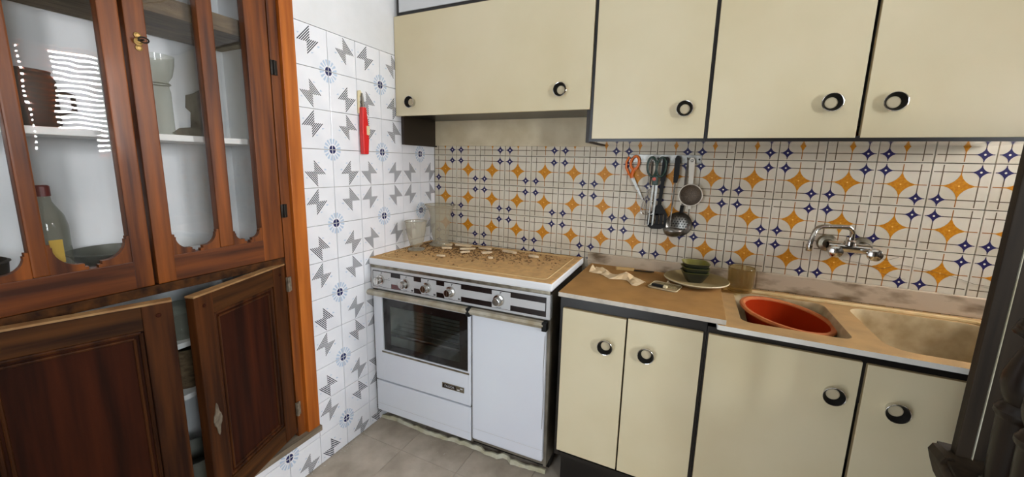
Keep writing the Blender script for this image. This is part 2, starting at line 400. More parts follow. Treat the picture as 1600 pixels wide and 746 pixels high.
# column edges: F at y=-POFF*TWL, each further column TWL toward the camera
cache = {}
for c in range(-1, 14):
    y1 = -(POFF+c)*TWL; y0 = y1-TWL; yc = (y0+y1)/2      # tile spans y0..y1, column edges c (right) and c+1 (left)
    for h in range(0, 12):                               # tile between row lines h and h+1
        zt, zb = zrow(h), zrow(h+1)
        if h == 11: zb = zt-TZ
        zc = zt-TZ/2
        fu = 0 if c % 2 == 0 else 1                      # wheel columns F(0), D(2), B(4): at the right edge when c even
        fv = 0 if h % 2 == 1 else 1                      # wheel rows odd: at the top edge when h odd
        me = LT[(fu, fv)]; lo = hi = None; zlo = None
        if y0 < NY1-.01:                                 # would run behind the cupboard
            if zt < NZ0+.02: pass
            elif zb < NZ0-.02:
                if y1 > NY1+.004: pass
                else: pass
            elif y1 > NY1+.008: lo = NY1-yc+.0005
            else: continue
        if c == -1: hi = -.0015-yc
        if y1 < -1.95: continue
        lo_z = hi_z = None
        if h == 11: lo_z = .0015-zc
        if y0 < NY1-.01 and zb < NZ0-.02 < zt:            # tile under the sill: cut to it
            if y1 <= NY1+.03: hi_z = NZ0-.012-zc
            else: lo = NY1-yc+.0005
        key = (fu, fv, lo, hi, lo_z, hi_z)
        if any(v is not None for v in (lo, hi, lo_z, hi_z)):
            if key not in cache:
                mm = cropped(me, 1, lo, hi) if (lo is not None or hi is not None) else me
                if lo_z is not None or hi_z is not None: mm = cropped(mm, 2, lo_z, hi_z)
                cache[key] = mm
            me = cache[key]
        put('tile', me, wall_left, (jit(), yc, zc))
def back_tile(flip):
    b = MB(); W, H = TWB, TZ
    b.m(0).box(-W/2+G*1.3, W/2-G*1.3, 0, .010, -H/2+G*1.3, H/2-G*1.3, .0009)
    def P(u, v, d):
        if flip: u = 1-u
        return ((u-.5)*W, -d, (.5-v)*H)
    def poly(pts, mi, d): b.m(mi).add([P(u, v, d) for u, v in pts], [list(range(len(pts)))], False)
    lw = .010
    for t in (.19, .5, .81):
        mi = 3 if t != .5 else 4
        poly([(t-lw, .035), (t+lw, .035), (t+lw, .965), (t-lw, .965)], mi, .00015)
        poly([(.035, t-lw), (.035, t+lw), (.965, t+lw), (.965, t-lw)], mi, .0002)
    def star(cu, cv, r, mi, d):
        pts = []
        n = 6
        for q in range(4):
            a0 = q*math.pi/2
            # concave arc from tip q to tip q+1, circle centred on the diagonal
            cx, cy = math.cos(a0+math.pi/4)*r*1.414, math.sin(a0+math.pi/4)*r*1.414
            for i in range(n):
                a = a0-math.pi/2-(i/n)*math.pi/2
                pts.append((cu+cx+r*math.cos(a), cv+cy+r*math.sin(a)))
        # fan from the centre keeps the concave outline clean
        b.m(mi); N = len(pts)
        b.add([P(cu, cv, d)]+[P(u, v, d) for u, v in pts], [(0, i+1, (i+1) % N+1) for i in range(N)], False)
    star(.5, .5, .335, 1, .0003)
    star(.19, .19, .178, 2, .0003); star(.81, .81, .178, 2, .0003)
    for (cu, cv, r, mi) in ((.19, .19, .022, 5), (.81, .81, .022, 5), (.5, .5, .018, 6)):
        poly([(cu+r*math.cos(a*math.pi/3), cv+r*math.sin(a*math.pi/3)) for a in range(6)], mi, .0004)
    me = b.mesh('tile', ['tile_b', 'orange_print', 'blue_print', 'line_print', 'oline_print', 'dot_print', 'odot_print'])
    fixn(me, 1, -1); return me
BT = [back_tile(0), back_tile(1)]
for kx in range(0, 18):
    for h in range(2, 8):
        zt = zrow(h); zc = zt-TZ/2
        me = BT[(kx+h) % 2]                              # blue corner stars meet round every second crossing
        xc = (kx+.5)*TWB
        put('tile', me, wall_back, (xc, -jit()+.0002, zc))
# hairline cracks in the glaze right of the tap
b = MB()
for pts in ([(1.93,1.005),(1.99,.998),(2.05,.985),(2.10,1.008),(2.16,1.0),(2.24,.985),(2.30,.965),(2.38,.962)], [(2.02,1.03),(2.06,1.02),(2.09,1.035)], [(2.05,.97),(2.08,.958),(2.12,.955)]):
    b.tube([(x, -.0014, z) for x, z in pts], .0007, 4)
piece('glaze_crack', b, 'line_print', wall_back)

# window with a straw blind in the right wall
b = MB()
for (y0, y1, z0, z1) in ((WY0, WY0+.035, WZ0, WZ1), (WY1-.035, WY1, WZ0, WZ1), (WY0, WY1, WZ0, WZ0+.035), (WY0, WY1, WZ1-.035, WZ1)):
    b.box(RX+.05, RX+.09, y0, y1, z0, z1)
b.box(RX+.05, RX+.09, -.60, -.465, WZ0+.03, WZ1-.03)
win = struct('window_1', b, 'w_frame', 'wood framed window in the right wall')
for (y0, y1) in ((WY0+.03, -.598), (-.467, WY1-.03)): b = MB(); b.box(RX+.066, RX+.070, y0, y1, WZ0+.03, WZ1-.03); piece('pane', b, 'pane', win)
b = MB()
for (y0, y1, z0, z1) in ((VY0, VY0+.035, VZ0, VZ1), (VY1-.035, VY1, VZ0, VZ1), (VY0, VY1, VZ0, VZ0+.035), (VY0, VY1, VZ1-.035, VZ1)): b.box(RX+.05, RX+.09, y0, y1, z0, z1)
fill_win = struct('added_window', b, 'w_frame', 'plain unseen window added behind the camera to light the left wall')
b = MB(); b.box(RX+.066, RX+.070, VY0+.03, VY1-.03, VZ0+.03, VZ1-.03); piece('pane', b, 'pane', fill_win)
bl = thing('slat_blind', 'thin slatted blind hanging in the right hand window', 'blind', (RX+.02, (WY0+WY1)/2, WZ0))
b = MB(); b.box(-.012, .012, WY0-(WY0+WY1)/2+.01, WY1-(WY0+WY1)/2-.01, .86, .885); part('head_rail', b, 'blind', bl, True)
sm = MB().box(-.003, .003, -.275, .275, -.0150, .0150, .001).mesh('slat', 'blind')
for i in range(19): put('slat', sm, bl, (0, 0, .035+i*.044), (random.uniform(-.008, .008), 0, 0))
for yy in (-.19, 0, .19): b = MB(); b.tube([(0, yy, .01), (0, yy, .86)], .0012, 4); part('cord', b, 'twig', bl, True)
# doorway behind the camera
b = MB(); b.box(DX0, DX0+.05, RY-.12, RY+.01, 0, DZ); b.box(DX1-.05, DX1, RY-.12, RY+.01, 0, DZ); b.box(DX0, DX1, RY-.12, RY+.01, DZ-.05, DZ)
struct('trim_1', b, 'w_frame', 'wooden frame of the open doorway')

# ================================================================== built-in wall cupboard
cup = thing('wall_cupboard', 'old brown wooden cupboard built into the tiled wall, glazed above, panelled below', 'cupboard', (0, -1.32, NZ0))
b = MB(); b.box(-.04, .012, -.902, -.848, NZ0, NZ1+.02, .003); part('casing', b, 'w_frame', cup)
b = MB(); b.box(-.04, .012, -1.85, -1.79, NZ0, NZ1+.02, .003); part('casing', b, 'w_frame', cup)
b = MB(); b.box(-.04, .012, -1.79, -.902, NZ1-.04, NZ1+.02, .003); part('casing', b, 'w_door_h', cup)
b = MB(); b.box(-.05, -.002, -.938, -.902, NZ0+.012, NZ1-.04, .002); part('inner_post', b, 'w_door', cup)
b = MB(); b.box(-.05, -.002, -1.79, -1.755, NZ0+.012, NZ1-.04, .002); part('inner_post', b, 'w_door', cup)
b = MB(); b.box(-.05, -.004, -1.755, -.938, .938, .966, .002); part('middle_rail', b, 'w_low_h', cup)
b = MB(); b.box(-.05, .022, -1.85, -.845, NZ0-.012, NZ0+.012, .002); part('sill', b, 'w_shelf_low', cup)
def hinge(par, y, z, w=.012, h=.05, loc=True):
    b = MB(); b.box(.0, .004, y-w, y+w, z-h/2, z+h/2, .001); b.tube([(.006, y, z-h/2), (.006, y, z+h/2)], .004, 8)
    return part('hinge', b, 'iron', par)
for (y, z) in ((-.93, 1.655), (-.932, 1.145)): hinge(cup, y, z)
for (y, z) in ((-.935, .86), (-.935, .33)):
    b = MB(); b.box(.0, .005, y-.010, y+.010, z-.028, z+.028, .001); b.tube([(.008, y-.004, z-.028), (.008, y-.004, z+.028)], .005, 8)
    part('hinge', b, 'escut', cup)
# shelves of the cupboard
b = MB(); b.box(-ND+.005, -.05, -1.745, -.91, .965, 1.0); part('shelf', b, 'white_board', cup)
b = MB(); b.box(-ND+.002, -.06, -1.745, -.907, 1.384, 1.403, .002); part('shelf', b, 'white_board', cup)
b = MB(); b.box(-ND+.002, -.05, -1.745, -.907, 1.742, 1.795, .006); part('shelf', b, 'w_shelf', cup)
for z in (.725, .545): 
    b = MB(); b.box(-ND+.002, -.06, -1.745, -.907, z, z+.018, .002); part('shelf', b, 'white_board', cup)
# glazed doors: yh hinge side, ym meeting side
def glazed(yr, yl, mull, right):
    """door between yr (larger y) and yl; mull = (hi, lo)"""
    z0, z1 = .968, 2.10
    d = part('glazed_door', MB().box(-.032, 0, yl, yl+.045 if right else yl+.07, z0, z1, .003)
             .box(-.032, 0, yr-.075 if right else yr-.042, yr, z0, z1, .003)
             .m(1).box(-.030, -.0005, yl+.03, yr-.03, z0, z0+.078, .002).box(-.030, -.0005, yl+.03, yr-.03, z1-.08, z1, .002), ['w_door', 'w_door_h'], cup)
    b = MB(); b.box(-.030, .002, mull[1], mull[0], z0+.078, z1-.08, .004); part('mullion', b, 'w_door', d)
    a0, a1 = (yl+.045, yr-.075) if right else (yl+.07, yr-.042)
    for (p0, p1) in ((a0, mull[1]), (mull[0], a1)):
        b = MB(); b.box(-.022, -.019, p0-.004, p1+.004, z0+.06, z1-.07); part('pane', b, 'pane', d)
        for (yy, s) in ((p0, 1), (p1, -1)):
            zb = z0+.078; w = (p1-p0)*.44; h = w*1.12
            pts = [(0, 0), (w, 0), (w, .008), (w-.007, .008), (w-.007, .016), (w-.012, .016)]
            for i in range(1, 7):
                a = -math.pi/2-i/7*math.pi/2*1.0
                pts.append((w-.012+(w-.020)*math.cos(a), .016+(h-.024)+(h-.024)*math.sin(a)))
            pts += [(.009, h-.008), (.006, h-.008), (.006, h), (0, h)]
            b = MB(); b.prism([(yy+s*p, zb+q) for p, q in pts], 'yz', -.018, -.002)
            part('corner_bracket', b, 'w_door', d)
    return d
dR = glazed(-.942, -1.325, (-1.112, -1.155), True)
dL = glazed(-1.334, -1.752, (-1.527, -1.556), False)
# key and scutcheon on the right hand glazed door
b = MB()
for (dz, rr) in ((.016, .008), (0, .010), (-.016, .008)): b.lathe([(rr, 0), (rr, .003), (rr*.5, .004)], (.0, -1.302, 1.640+dz), 'x', 12).disc((.004, -1.302, 1.640+dz), rr*.5, 'x', 12)
part('scutcheon', b, 'brass', dR)
b = MB(); b.tube([(.002, -1.302, 1.643), (.022, -1.298, 1.643)], .0025, 6)
b.tube([(.022+.0, -1.298+.011*math.cos(a), 1.643+.007*math.sin(a)) for a in [i*math.pi/6 for i in range(12)]], .002, 6, True)
part('key', b, 'iron', dR)
# panelled lower doors: local x along door from hinge (0) to free edge (w); local -y is the room face
def panel_door(name, hinge_loc, ang, w, z0, z1, mirror, plate):
    d = put(name, None, cup, (hinge_loc[0]-0, hinge_loc[1]+1.32, 0), (0, 0, ang))
    s = mirror; h0, h1 = z0-NZ0, z1-NZ0
    # local axes: along door = +X*s
    def bx(b, a0, a1, y0, y1, zz0, zz1, bev=0): return b.box(s*a0, s*a1, y0, y1, zz0, zz1, bev)
    st = .062
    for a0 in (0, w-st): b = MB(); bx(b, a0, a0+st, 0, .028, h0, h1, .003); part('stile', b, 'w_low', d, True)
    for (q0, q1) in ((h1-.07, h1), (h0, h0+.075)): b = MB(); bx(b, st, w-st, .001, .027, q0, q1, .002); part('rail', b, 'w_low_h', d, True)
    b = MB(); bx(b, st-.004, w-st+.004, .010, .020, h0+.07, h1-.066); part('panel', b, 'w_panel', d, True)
    b = MB()
    for (o, r) in ((.006, .0055), (.020, .004)):
        y = .009
        pts = [(s*(st+o), y, h0+.075+o), (s*(w-st-o), y, h0+.075+o), (s*(w-st-o), y, h1-.07-o), (s*(st+o), y, h1-.07-o)]
        for i in range(4): b.tube([pts[i], pts[(i+1) % 4]], r, 8)
    part('moulding', b, 'w_low', d, True)
    b = MB(); bx(b, 0, w, -.0005, .0285, h1-.004, h1+.0015); part('worn_edge', b, 'w_edge', d, True)
    for (a, zz) in ((.03, h1-.035), (w-.03, h1-.035)):
        b = MB(); b.lathe([(.006, -.0015), (.0045, -.003)], (s*a, 0, zz), 'y', 10).disc((s*a, -.003, zz), .0045, 'y', 10); part('peg', b, 'w_panel', d, True)
    if plate:
        pz = h0+.31
        pts = []
        for i in range(20):
            a = 2*math.pi*i/20; rr = 1+.22*math.cos(4*a)
            pts.append((s*(w-.032)+.012*rr*math.cos(a), pz+.045*rr*math.sin(a)))
        b = MB(); b.prism(pts, 'xz', -.003, .001); part('keyhole_plate', b, 'escut', d, True)
    return d
def hang(name, hy, fx, fy, z0, z1, plate, mir):
    w = math.hypot(fx, fy-hy)
    if mir == 1: ang = math.atan2(fy-hy, fx)       # +X to the free edge
    else: ang = math.atan2(-(fy-hy), -fx)          # -X to the free edge
    return panel_door(name, (0.0, hy), ang, w, z0, z1, mir, plate)
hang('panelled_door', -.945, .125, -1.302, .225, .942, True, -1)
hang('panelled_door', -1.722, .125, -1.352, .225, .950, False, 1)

# ---- things standing in the cupboard
def jar(name, prof, c, mats, label, cat, n=20, rfun=None, group=None):
    b = MB(); b.lathe(prof, (0, 0, 0), 'z', n, rfun); b.disc((0, 0, prof[0][1]), prof[0][0], 'z', n, True)
    return tag(put(name, b.mesh(name, mats), None, c), label, cat, group)
t = thing('glass_goblet', 'tall clear glass vase standing on the upper cupboard shelf', 'vase', (-.13, -1.215, 1.4035))
b = MB(); b.lathe([(.033, 0), (.034, .004), (.030, .012), (.030, .13), (.027, .145), (.031, .152), (.027, .160), (.038, .178), (.045, .21), (.047, .235)], (0,0,0), 'z', 24); b.disc((0,0,.001), .033, 'z', 24, True)
part('body', b, 'glass_c', t, True)
b = MB(); b.tube([(.031*math.cos(a), .031*math.sin(a), .152) for a in [i*math.pi/12 for i in range(24)]], .002, 6, True); part('collar', b, 'glass_c', t, True)
t = thing('dark_jar', 'dark jar with a side handle behind the left glass door', 'jar', (-.17, -1.475, 1.4035))
b = MB(); b.lathe([(.05, 0), (.056, .01), (.056, .12), (.048, .135), (.05, .142)], (0,0,0), 'z', 20); b.disc((0,0,.001), .05, 'z', 20, True); b.disc((0,0,.140), .049, 'z', 20); part('body', b, 'clay', t, True)
b = MB(); b.tube([(.0, .054, .10), (.0, .085, .09), (.0, .085, .05), (.0, .054, .04)], .006, 8); part('handle', b, 'clay', t, True)
t = thing('plastic_bottle', 'clear bottle with a yellow label and dark red cap behind left glass', 'bottle', (-.11, -1.492, 1.0005))
b = MB(); b.lathe([(.034, 0), (.037, .006), (.037, .15), (.032, .18), (.015, .215), (.013, .235)], (0,0,0), 'z', 20); b.disc((0,0,.001), .034, 'z', 20, True); part('body', b, 'glass_c', t, True)
b = MB(); b.prism([(-.012, .06), (.012, .06), (.012, .12), (-.012, .12)], 'yz', .0372, .0385); part('paper_label', b, 'label_y', t, True, 'yellow paper label')
b = MB(); b.lathe([(.0155, .23), (.0155, .255), (.012, .258)], (0,0,0), 'z', 16); b.disc((0,0,.258), .012, 'z', 16); part('cap', b, 'cap_red', t, True)
t = thing('enamel_bowl', 'grey bowl on the cupboard floor behind the left glass door', 'bowl', (-.19, -1.350, 1.0005))
b = MB(); b.lathe([(.045, 0), (.07, .012), (.092, .05), (.097, .052), (.093, .056), (.07, .018), (.03, .008)], (0,0,0), 'z', 24); b.disc((0,0,.008), .03, 'z', 24); part('body', b, 'pot_grey', t, True)
b = MB(); b.tube([(.097*math.cos(a), .097*math.sin(a), .054) for a in [i*math.pi/12 for i in range(24)]], .003, 6, True); part('rim', b, 'pot_grey', t, True)
jar('cooking_pot', [(.06, 0), (.075, .01), (.08, .075), (.084, .078), (.078, .082), (.07, .012), (0.001, .01)], (-.13, -1.64, 1.0005), 'clay', 'dark round pot at the far left behind the glass', 'pot')
jar('preserve_jar', [(.04, 0), (.045, .01), (.045, .09), (.036, .10), (.036, .115), (.001, .116)], (-.12, -1.235, .7435), 'glass_c', 'glass jar on the top shelf inside the open lower cupboard', 'jar')
jar('basket', [(.05, 0), (.06, .05), (.063, .14), (.056, .14), (.05, .02), (.001, .015)], (-.14, -1.22, .5635), 'w_shelf', 'brown basket on the middle shelf inside the lower cupboard', 'basket')
jar('dark_pan', [(.06, 0), (.075, .015), (.08, .09), (.075, .09), (.06, .02), (.001, .015)], (-.14, -1.235, NZ0+.0205), 'pot_grey', 'grey pan on the cupboard floor behind the open door', 'pan')
jar('white_jug', [(.04, 0), (.05, .03), (.052, .12), (.04, .15), (.044, .16), (.036, .15), (.001, .03)], (-.19, -1.11, NZ0+.0205), 'white_pl', 'white jug on the cupboard floor behind the open door', 'jug')

# ================================================================== cabinets
KNOB = MB()
KNOB.m(0).lathe([(.020, 0), (.022, -.010), (.0265, -.022), (.0280, -.0245), (.0280, -.0262), (.0272, -.0268), (.0260, -.0264)], (0,0,0), 'y', 28)
KNOB.m(1).lathe([(.0260, -.0264), (.0235, -.021), (.0165, -.009)], (0,0,0), 'y', 28)
KNOB.m(2).lathe([(.0165, -.009), (.014, -.0105)], (0,0,0), 'y', 28).disc((0, -.0105, 0), .014, 'y', 28)
KM = KNOB.mesh('knob', ['chrome', 'black_pl', 'hoodback'])
def cdoor(cab, x0, x1, y, z0, z1, knobs, mt='cream'):
    b = MB(); b.m(0).box(x0, x1, y, y+.017, z0, z1, .0012)
    o = part('door', b, mt, cab)
    b = MB(); b.box(x0+.001, x1-.001, y+.001, y+.0175, z1-.0005, z1+.0012); b.box(x0-.0006, x0+.001, y+.0015, y+.016, z0, z1); part('edge_band', b, 'cream_edge', o)
    L = WM[o.name].translation
    for (kx, kz) in knobs: put('knob', KM, o, (kx-L.x, y+.0005-L.y, kz-L.z))
    return o
def carcass(cab, x0, x1, y0, y1, z0, z1, mt='black', t=.016, under=None):
    q = t if under else 0                                # glossy underside runs the whole width
    b = MB(); b.box(x0, x0+t, y0, y1, z0+q, z1); part('side_panel', b, mt, cab)
    b = MB(); b.box(x1-t, x1, y0, y1, z0+q, z1); part('side_panel', b, mt, cab)
    b = MB(); b.box(x0+t-q, x1-t+q, y0, y1, z0, z0+t); part('bottom_panel', b, under or mt, cab)
    if under: b = MB(); b.box(x0, x1, y0-.006, y0-.0005, z0-.001, z0+t); part('front_edging', b, mt, cab)
    b = MB(); b.box(x0+t, x1-t, y0, y1, z1-t, z1); part('top_panel', b, mt, cab)
UF = -.315
c1 = thing('wall_cabinet', 'wide short cream wall cabinet above the stove, two round knobs', 'cabinet', (.49, -.15, 1.43), group='cream upper cabinets')
b = MB(); b.box(.008, .984, UF+.02, -.001, 1.565, 1.581); part('bottom_panel', b, 'black', c1)
b = MB(); b.box(.008, .984, UF+.02, -.001, 2.008, 2.026); part('top_panel', b, 'black', c1)
b = MB(); b.box(.003, .019, -.278, -.001, 1.423, 2.026); part('side_panel', b, 'dkbrown', c1)
b = MB(); b.box(.968, .984, UF+.02, -.001, 1.432, 2.026); part('side_panel', b, 'dkbrown', c1)
b = MB(); b.box(.019, .968, -.016, -.002, 1.430, 1.565); part('back_board', b, 'hoodback', c1, label='grey green board above the tiles')
cdoor(c1, .003, .983, UF, 1.560, 2.020, [(.105, 1.621), (.864, 1.637)])
c2 = thing('wall_cabinet', 'single door cream wall cabinet above the hanging utensils', 'cabinet', (1.195, -.15, 1.436), group='cream upper cabinets')
carcass(c2, .986, 1.405, UF+.008, -.001, 1.436, 2.026, under='gloss')
cdoor(c2, .998, 1.398, UF, 1.446, 2.020, [(1.329, 1.547)])
c3 = thing('wall_cabinet', 'double door cream wall cabinet above the tap, knobs meeting in the middle', 'cabinet', (1.82, -.15, 1.436), group='cream upper cabinets')
carcass(c3, 1.4055, 2.25, UF+.008, -.001, 1.436, 2.026, under='gloss')
cdoor(c3, 1.411, 1.820, UF, 1.446, 2.020, [(1.745, 1.551)])
cdoor(c3, 1.832, 2.243, UF, 1.446, 2.020, [(1.893, 1.547)])
c4 = thing('top_cabinet', 'pale grey top cabinet with black edges above the stove cabinet', 'cabinet', (.49, -.15, 2.028))
carcass(c4, .014, .984, -.300, -.001, 2.028, 2.40)
cdoor(c4, .026, .975, -.305, 2.040, 2.39, [], 'topdoor')
c5 = thing('top_cabinet', 'pale grey top cabinet over the cream double door cabinets', 'cabinet', (1.6, -.15, 2.028))
carcass(c5, .986, 2.25, -.300, -.001, 2.028, 2.40)
cdoor(c5, .996, 1.615, -.305, 2.040, 2.39, [], 'topdoor'); cdoor(c5, 1.625, 2.24, -.305, 2.040, 2.39, [], 'topdoor')

LF = -.512
b1 = thing('base_cabinet', 'cream base cabinet with two narrow doors next to the stove', 'cabinet', (1.21, -.25, 0), group='cream lower cabinets')
carcass(b1, .962, 1.468, LF+.012, -.03, .165, .848)
b = MB(); b.box(.964, 1.467, LF+.004, LF+.012, .808, .848); part('top_rail', b, 'black', b1)
b = MB(); b.box(.975, 1.467, -.44, -.03, .0, .165); part('plinth', b, 'black', b1)
cdoor(b1, .978, 1.212, LF-.008, .203, .805, [(1.147, .694)])
cdoor(b1, 1.218, 1.458, LF-.008, .203, .809, [(1.288, .696)])
b2 = thing('sink_cabinet', 'cream sink cabinet with one wide and one half hidden door', 'cabinet', (1.87, -.25, 0), group='cream lower cabinets')
carcass(b2, 1.469, 2.33, LF+.012, -.03, .165, .690)
b = MB(); b.box(1.469, 2.33, LF+.004, LF+.012, .68, .831); part('top_rail', b, 'black', b2)
for x0 in (1.469, 2.314): b = MB(); b.box(x0, x0+.016, LF+.012, -.03, .69, .78); part('side_panel', b, 'black', b2)
b = MB(); b.box(1.469, 2.32, -.44, -.03, .0, .165); part('plinth', b, 'black', b2)
cdoor(b2, 1.474, 1.866, LF-.008, .203, .809, [(1.809, .700)])
cdoor(b2, 1.878, 2.275, LF-.008, .203, .806, [(1.95, .691)])
# marble worktop and upstand
b = MB(); b.box(.956, 1.519, LF-.008, -.022, .8485, .866, .002)
solo('marble_worktop', b, 'marble', 'dusty white marble worktop slab beside the stove', 'worktop')
t = thing('marble_upstand', 'stained marble upstand strip along the tiled wall', 'upstand', (1.6, -.012, .835))
b = MB(); b.box(.936, 1.652, -.0215, -.0035, .8485, .917, .003); part('strip', b, 'upstand', t)
b = MB(); b.box(1.653, 2.335, -.0215, -.0035, .8485, .921, .003); part('strip', b, 'upstand', t)
# ---- double ceramic sink
def rrect(x0, x1, y0, y1, r, n=6):
    p = []
    for (cx, cy, a0) in ((x1-r, y1-r, 0), (x0+r, y1-r, 90), (x0+r, y0+r, 180), (x1-r, y0+r, 270)):
        for i in range(n+1): a = R(a0+90*i/n); p.append((cx+r*math.cos(a), cy+r*math.sin(a)))
    return p
sk = thing('double_sink', 'long white ceramic double bowl sink caked in brown dust', 'sink', (1.9, -.27, .70))
BW = [(1.566, 1.862, -.455, -.110, .035), (1.932, 2.300, -.478, -.100, .06)]
SZ = .848
bm = bmesh.new()
def loop(pts, z): return [bm.verts.new((x, y, z)) for x, y in pts]
outer = loop(rrect(1.494, 2.335, -.527, -.0225, .008, 2), SZ)
edges = []
def ring(vs): return [bm.edges.new((vs[i], vs[(i+1) % len(vs)])) for i in range(len(vs))]
edges += ring(outer)
rims = []
for (x0, x1, y0, y1, r) in BW:
    vs = loop(rrect(x0, x1, y0, y1, r), SZ); rims.append(vs); edges += ring(vs)
bmesh.ops.triangle_fill(bm, use_beauty=True, use_dissolve=False, edges=edges)
bot = loop(rrect(1.494, 2.335, -.527, -.0225, .008, 2), SZ-.016)
for i in range(len(outer)):
    j = (i+1) % len(outer); bm.faces.new((outer[i], outer[j], bot[j], bot[i]))
me = bpy.data.meshes.new('rim_slab')
bmesh.ops.recalc_face_normals(bm, faces=bm.faces[:])
for f in bm.faces:
    if abs(f.normal.z) > .9 and f.normal.z < 0: f.normal_flip()
bm.to_mesh(me); bm.free(); me.transform(WM[sk.name].inverted()); me.materials.append(M['sink']); put('rim_slab', me, sk)
for (x0, x1, y0, y1, r) in BW:
    b = MB(); prev = None; n = len(rrect(x0, x1, y0, y1, r)); vs = []; fs = []
    lv = [(0, SZ), (.003, SZ-.006), (.008, SZ-.05), (.014, SZ-.11), (.03, SZ-.135), (.06, SZ-.142)]
    for (ins, z) in lv: vs += [(x, y, z) for x, y in rrect(x0+ins, x1-ins, y0+ins, y1-ins, max(r, .03))]
    for l in range(len(lv)-1):
        for i in range(n): j = (i+1) % n; fs.append((l*n+i, (l+1)*n+i, (l+1)*n+j, l*n+j))
    fs.append([(len(lv)-1)*n+i for i in range(n)])
    b.add(vs, fs, True); part('bowl', b, 'bowl_in', sk, fix=False)
    b = MB(); b.lathe([(.026, 0), (.022, .002), (.014, -.002)], ((x0+x1)/2, (y0+y1)/2, SZ-.1415), 'z', 16); b.disc(((x0+x1)/2, (y0+y1)/2, SZ-.142), .02, 'z', 16); part('drain', b, 'dullmetal', sk)

b = MB(); b.tube([(1.53, -.10, SZ), (1.56, -.088, SZ+.002), (1.62, -.085, SZ+.002), (1.9, -.083, SZ+.002), (2.24, -.078, SZ+.002), (2.285, -.088, SZ+.002), (2.308, -.12, SZ+.002), (2.314, -.20, SZ+.001), (2.314, -.35, SZ-.002)], .0085, 8); part('back_ridge', b, 'ridge', sk)

# ================================================================== stove
SW, SD = .915, .505
st = thing('gas_stove', 'dusty white gas stove with oven, side cupboard and closed lid', 'stove', (.012, -.522, 0), (0, -R(.5), R(1.2)))
def sp(name, b, mats, label=None, par=None): return part(name, b, mats, par or st, True, label)
b = MB()
b.box(.0, .012, .012, SD-.02, .07, .835); b.box(SW-.012, SW, .012, SD-.02, .07, .835); b.box(.012, SW-.012, SD-.04, SD-.02, .07, .835)
b.box(.548, .562, .012, SD-.04, .07, .72); b.box(.012, .548, .035, SD-.04, .235, .25); b.box(.012, SW-.012, .02, SD-.04, .07, .085); b.box(.012, .548, .03, SD-.04, .715, .73); b.box(.562, SW-.012, .02, .03, .085, .72)
sp('body', b, 'stoveside')
b = MB(); b.box(.02, .54, SD-.06, SD-.045, .25, .715); b.box(.014, .022, .03, SD-.05, .25, .715); b.box(.538, .546, .03, SD-.05, .25, .715); b.box(.02, .54, .03, SD-.05, .25, .256)
sp('oven_lining', b, 'oveninside')
b = MB()
for i in range(9): b.tube([(.025, .08+i*.04, .47), (.535, .08+i*.04, .47)], .003, 6)
b.box(.022, .538, .06, .075, .463, .477)
sp('oven_rack', b, 'chrome')
# lid
b = MB(); b.box(-.006, SW+.006, -.006, SD-.012, .846, .881, .009); lid = sp('lid', b, 'enamel_dust')
b = MB(); rr = rrect(.032, SW-.032, .032, SD-.05, .025); b.tube([(x, y, .8805) for x, y in rr], .0026, 6, True); sp('lid_bead', b, 'bead', None, lid)
b = MB(); b.box(0, SW, .0, .02, .832, .846, .002); sp('lid_strip', b, 'dullmetal')
# control panel
PZ0, PZ1 = .728, .832
pn = sp('control_panel', MB().m(0).box(.0, SW, .0, .03, PZ0, PZ1, .004), ['silver'])
b = MB(); b.box(.014, SW-.016, -.0008, .003, PZ0+.012, PZ1-.012); sp('black_field', b, 'panel_black', None, pn)
zc = (PZ0+PZ1)/2
b = MB(); b.box(.020, SW-.020, -.0014, .0, zc-.0165, zc+.0165); sp('silver_band', b, 'silver', None, pn)
plates = [(.018, .125), (.182, .258), (.300, .382), (.425, .510), (.660, .745)]
knx = [.062, .210, .332, .458, .694]
for (p0, p1) in plates:
    b = MB(); b.box(p0, p1, -.0020, .0, PZ0+.014, PZ1-.016); sp('knob_plate', b, 'silver', None, pn)
b = MB(); b.box(.128, .178, -.0016, .0, PZ0+.014, zc-.017); sp('lamp_window', b, 'panel_red', None, pn)
b = MB()
for kx in knx:
    b.box(kx+.004, kx+.006, -.0026, -.0015, PZ1-.027, PZ1-.019); b.box(kx+.004, kx+.011, -.0026, -.0015, PZ1-.021, PZ1-.019)
    b.box(kx-.012, kx+.010, -.0026, -.0015, PZ0+.0165, PZ0+.0178)
for (p0, p1) in plates[1:4]:
    for dx in (0, .006): b.box(p1-.014+dx, p1-.010+dx, -.0026, -.0015, PZ0+.018, PZ0+.026)
b.box(.085, .118, -.0026, -.0015, zc+.001, zc+.002); b.box(.112, .115, -.0026, -.0015, zc+.008, zc+.011)
sp('printed_mark', b, 'panel_black', None, pn)
km = MB(); km.lathe([(.024, 0), (.024, -.004), (.0235, -.010), (.017, -.012), (.0165, -.030), (.0155, -.033), (.0135, -.0335)], (0,0,0), 'y', 26).disc((0, -.0335, 0), .0136, 'y', 26)
km.box(-.0012, .0012, -.0345, -.03, -.012, .014)
SKM = km.mesh('stove_knob', 'chrome')
for kx in knx: put('stove_knob', SKM, st, (kx, -.002, zc-.002))
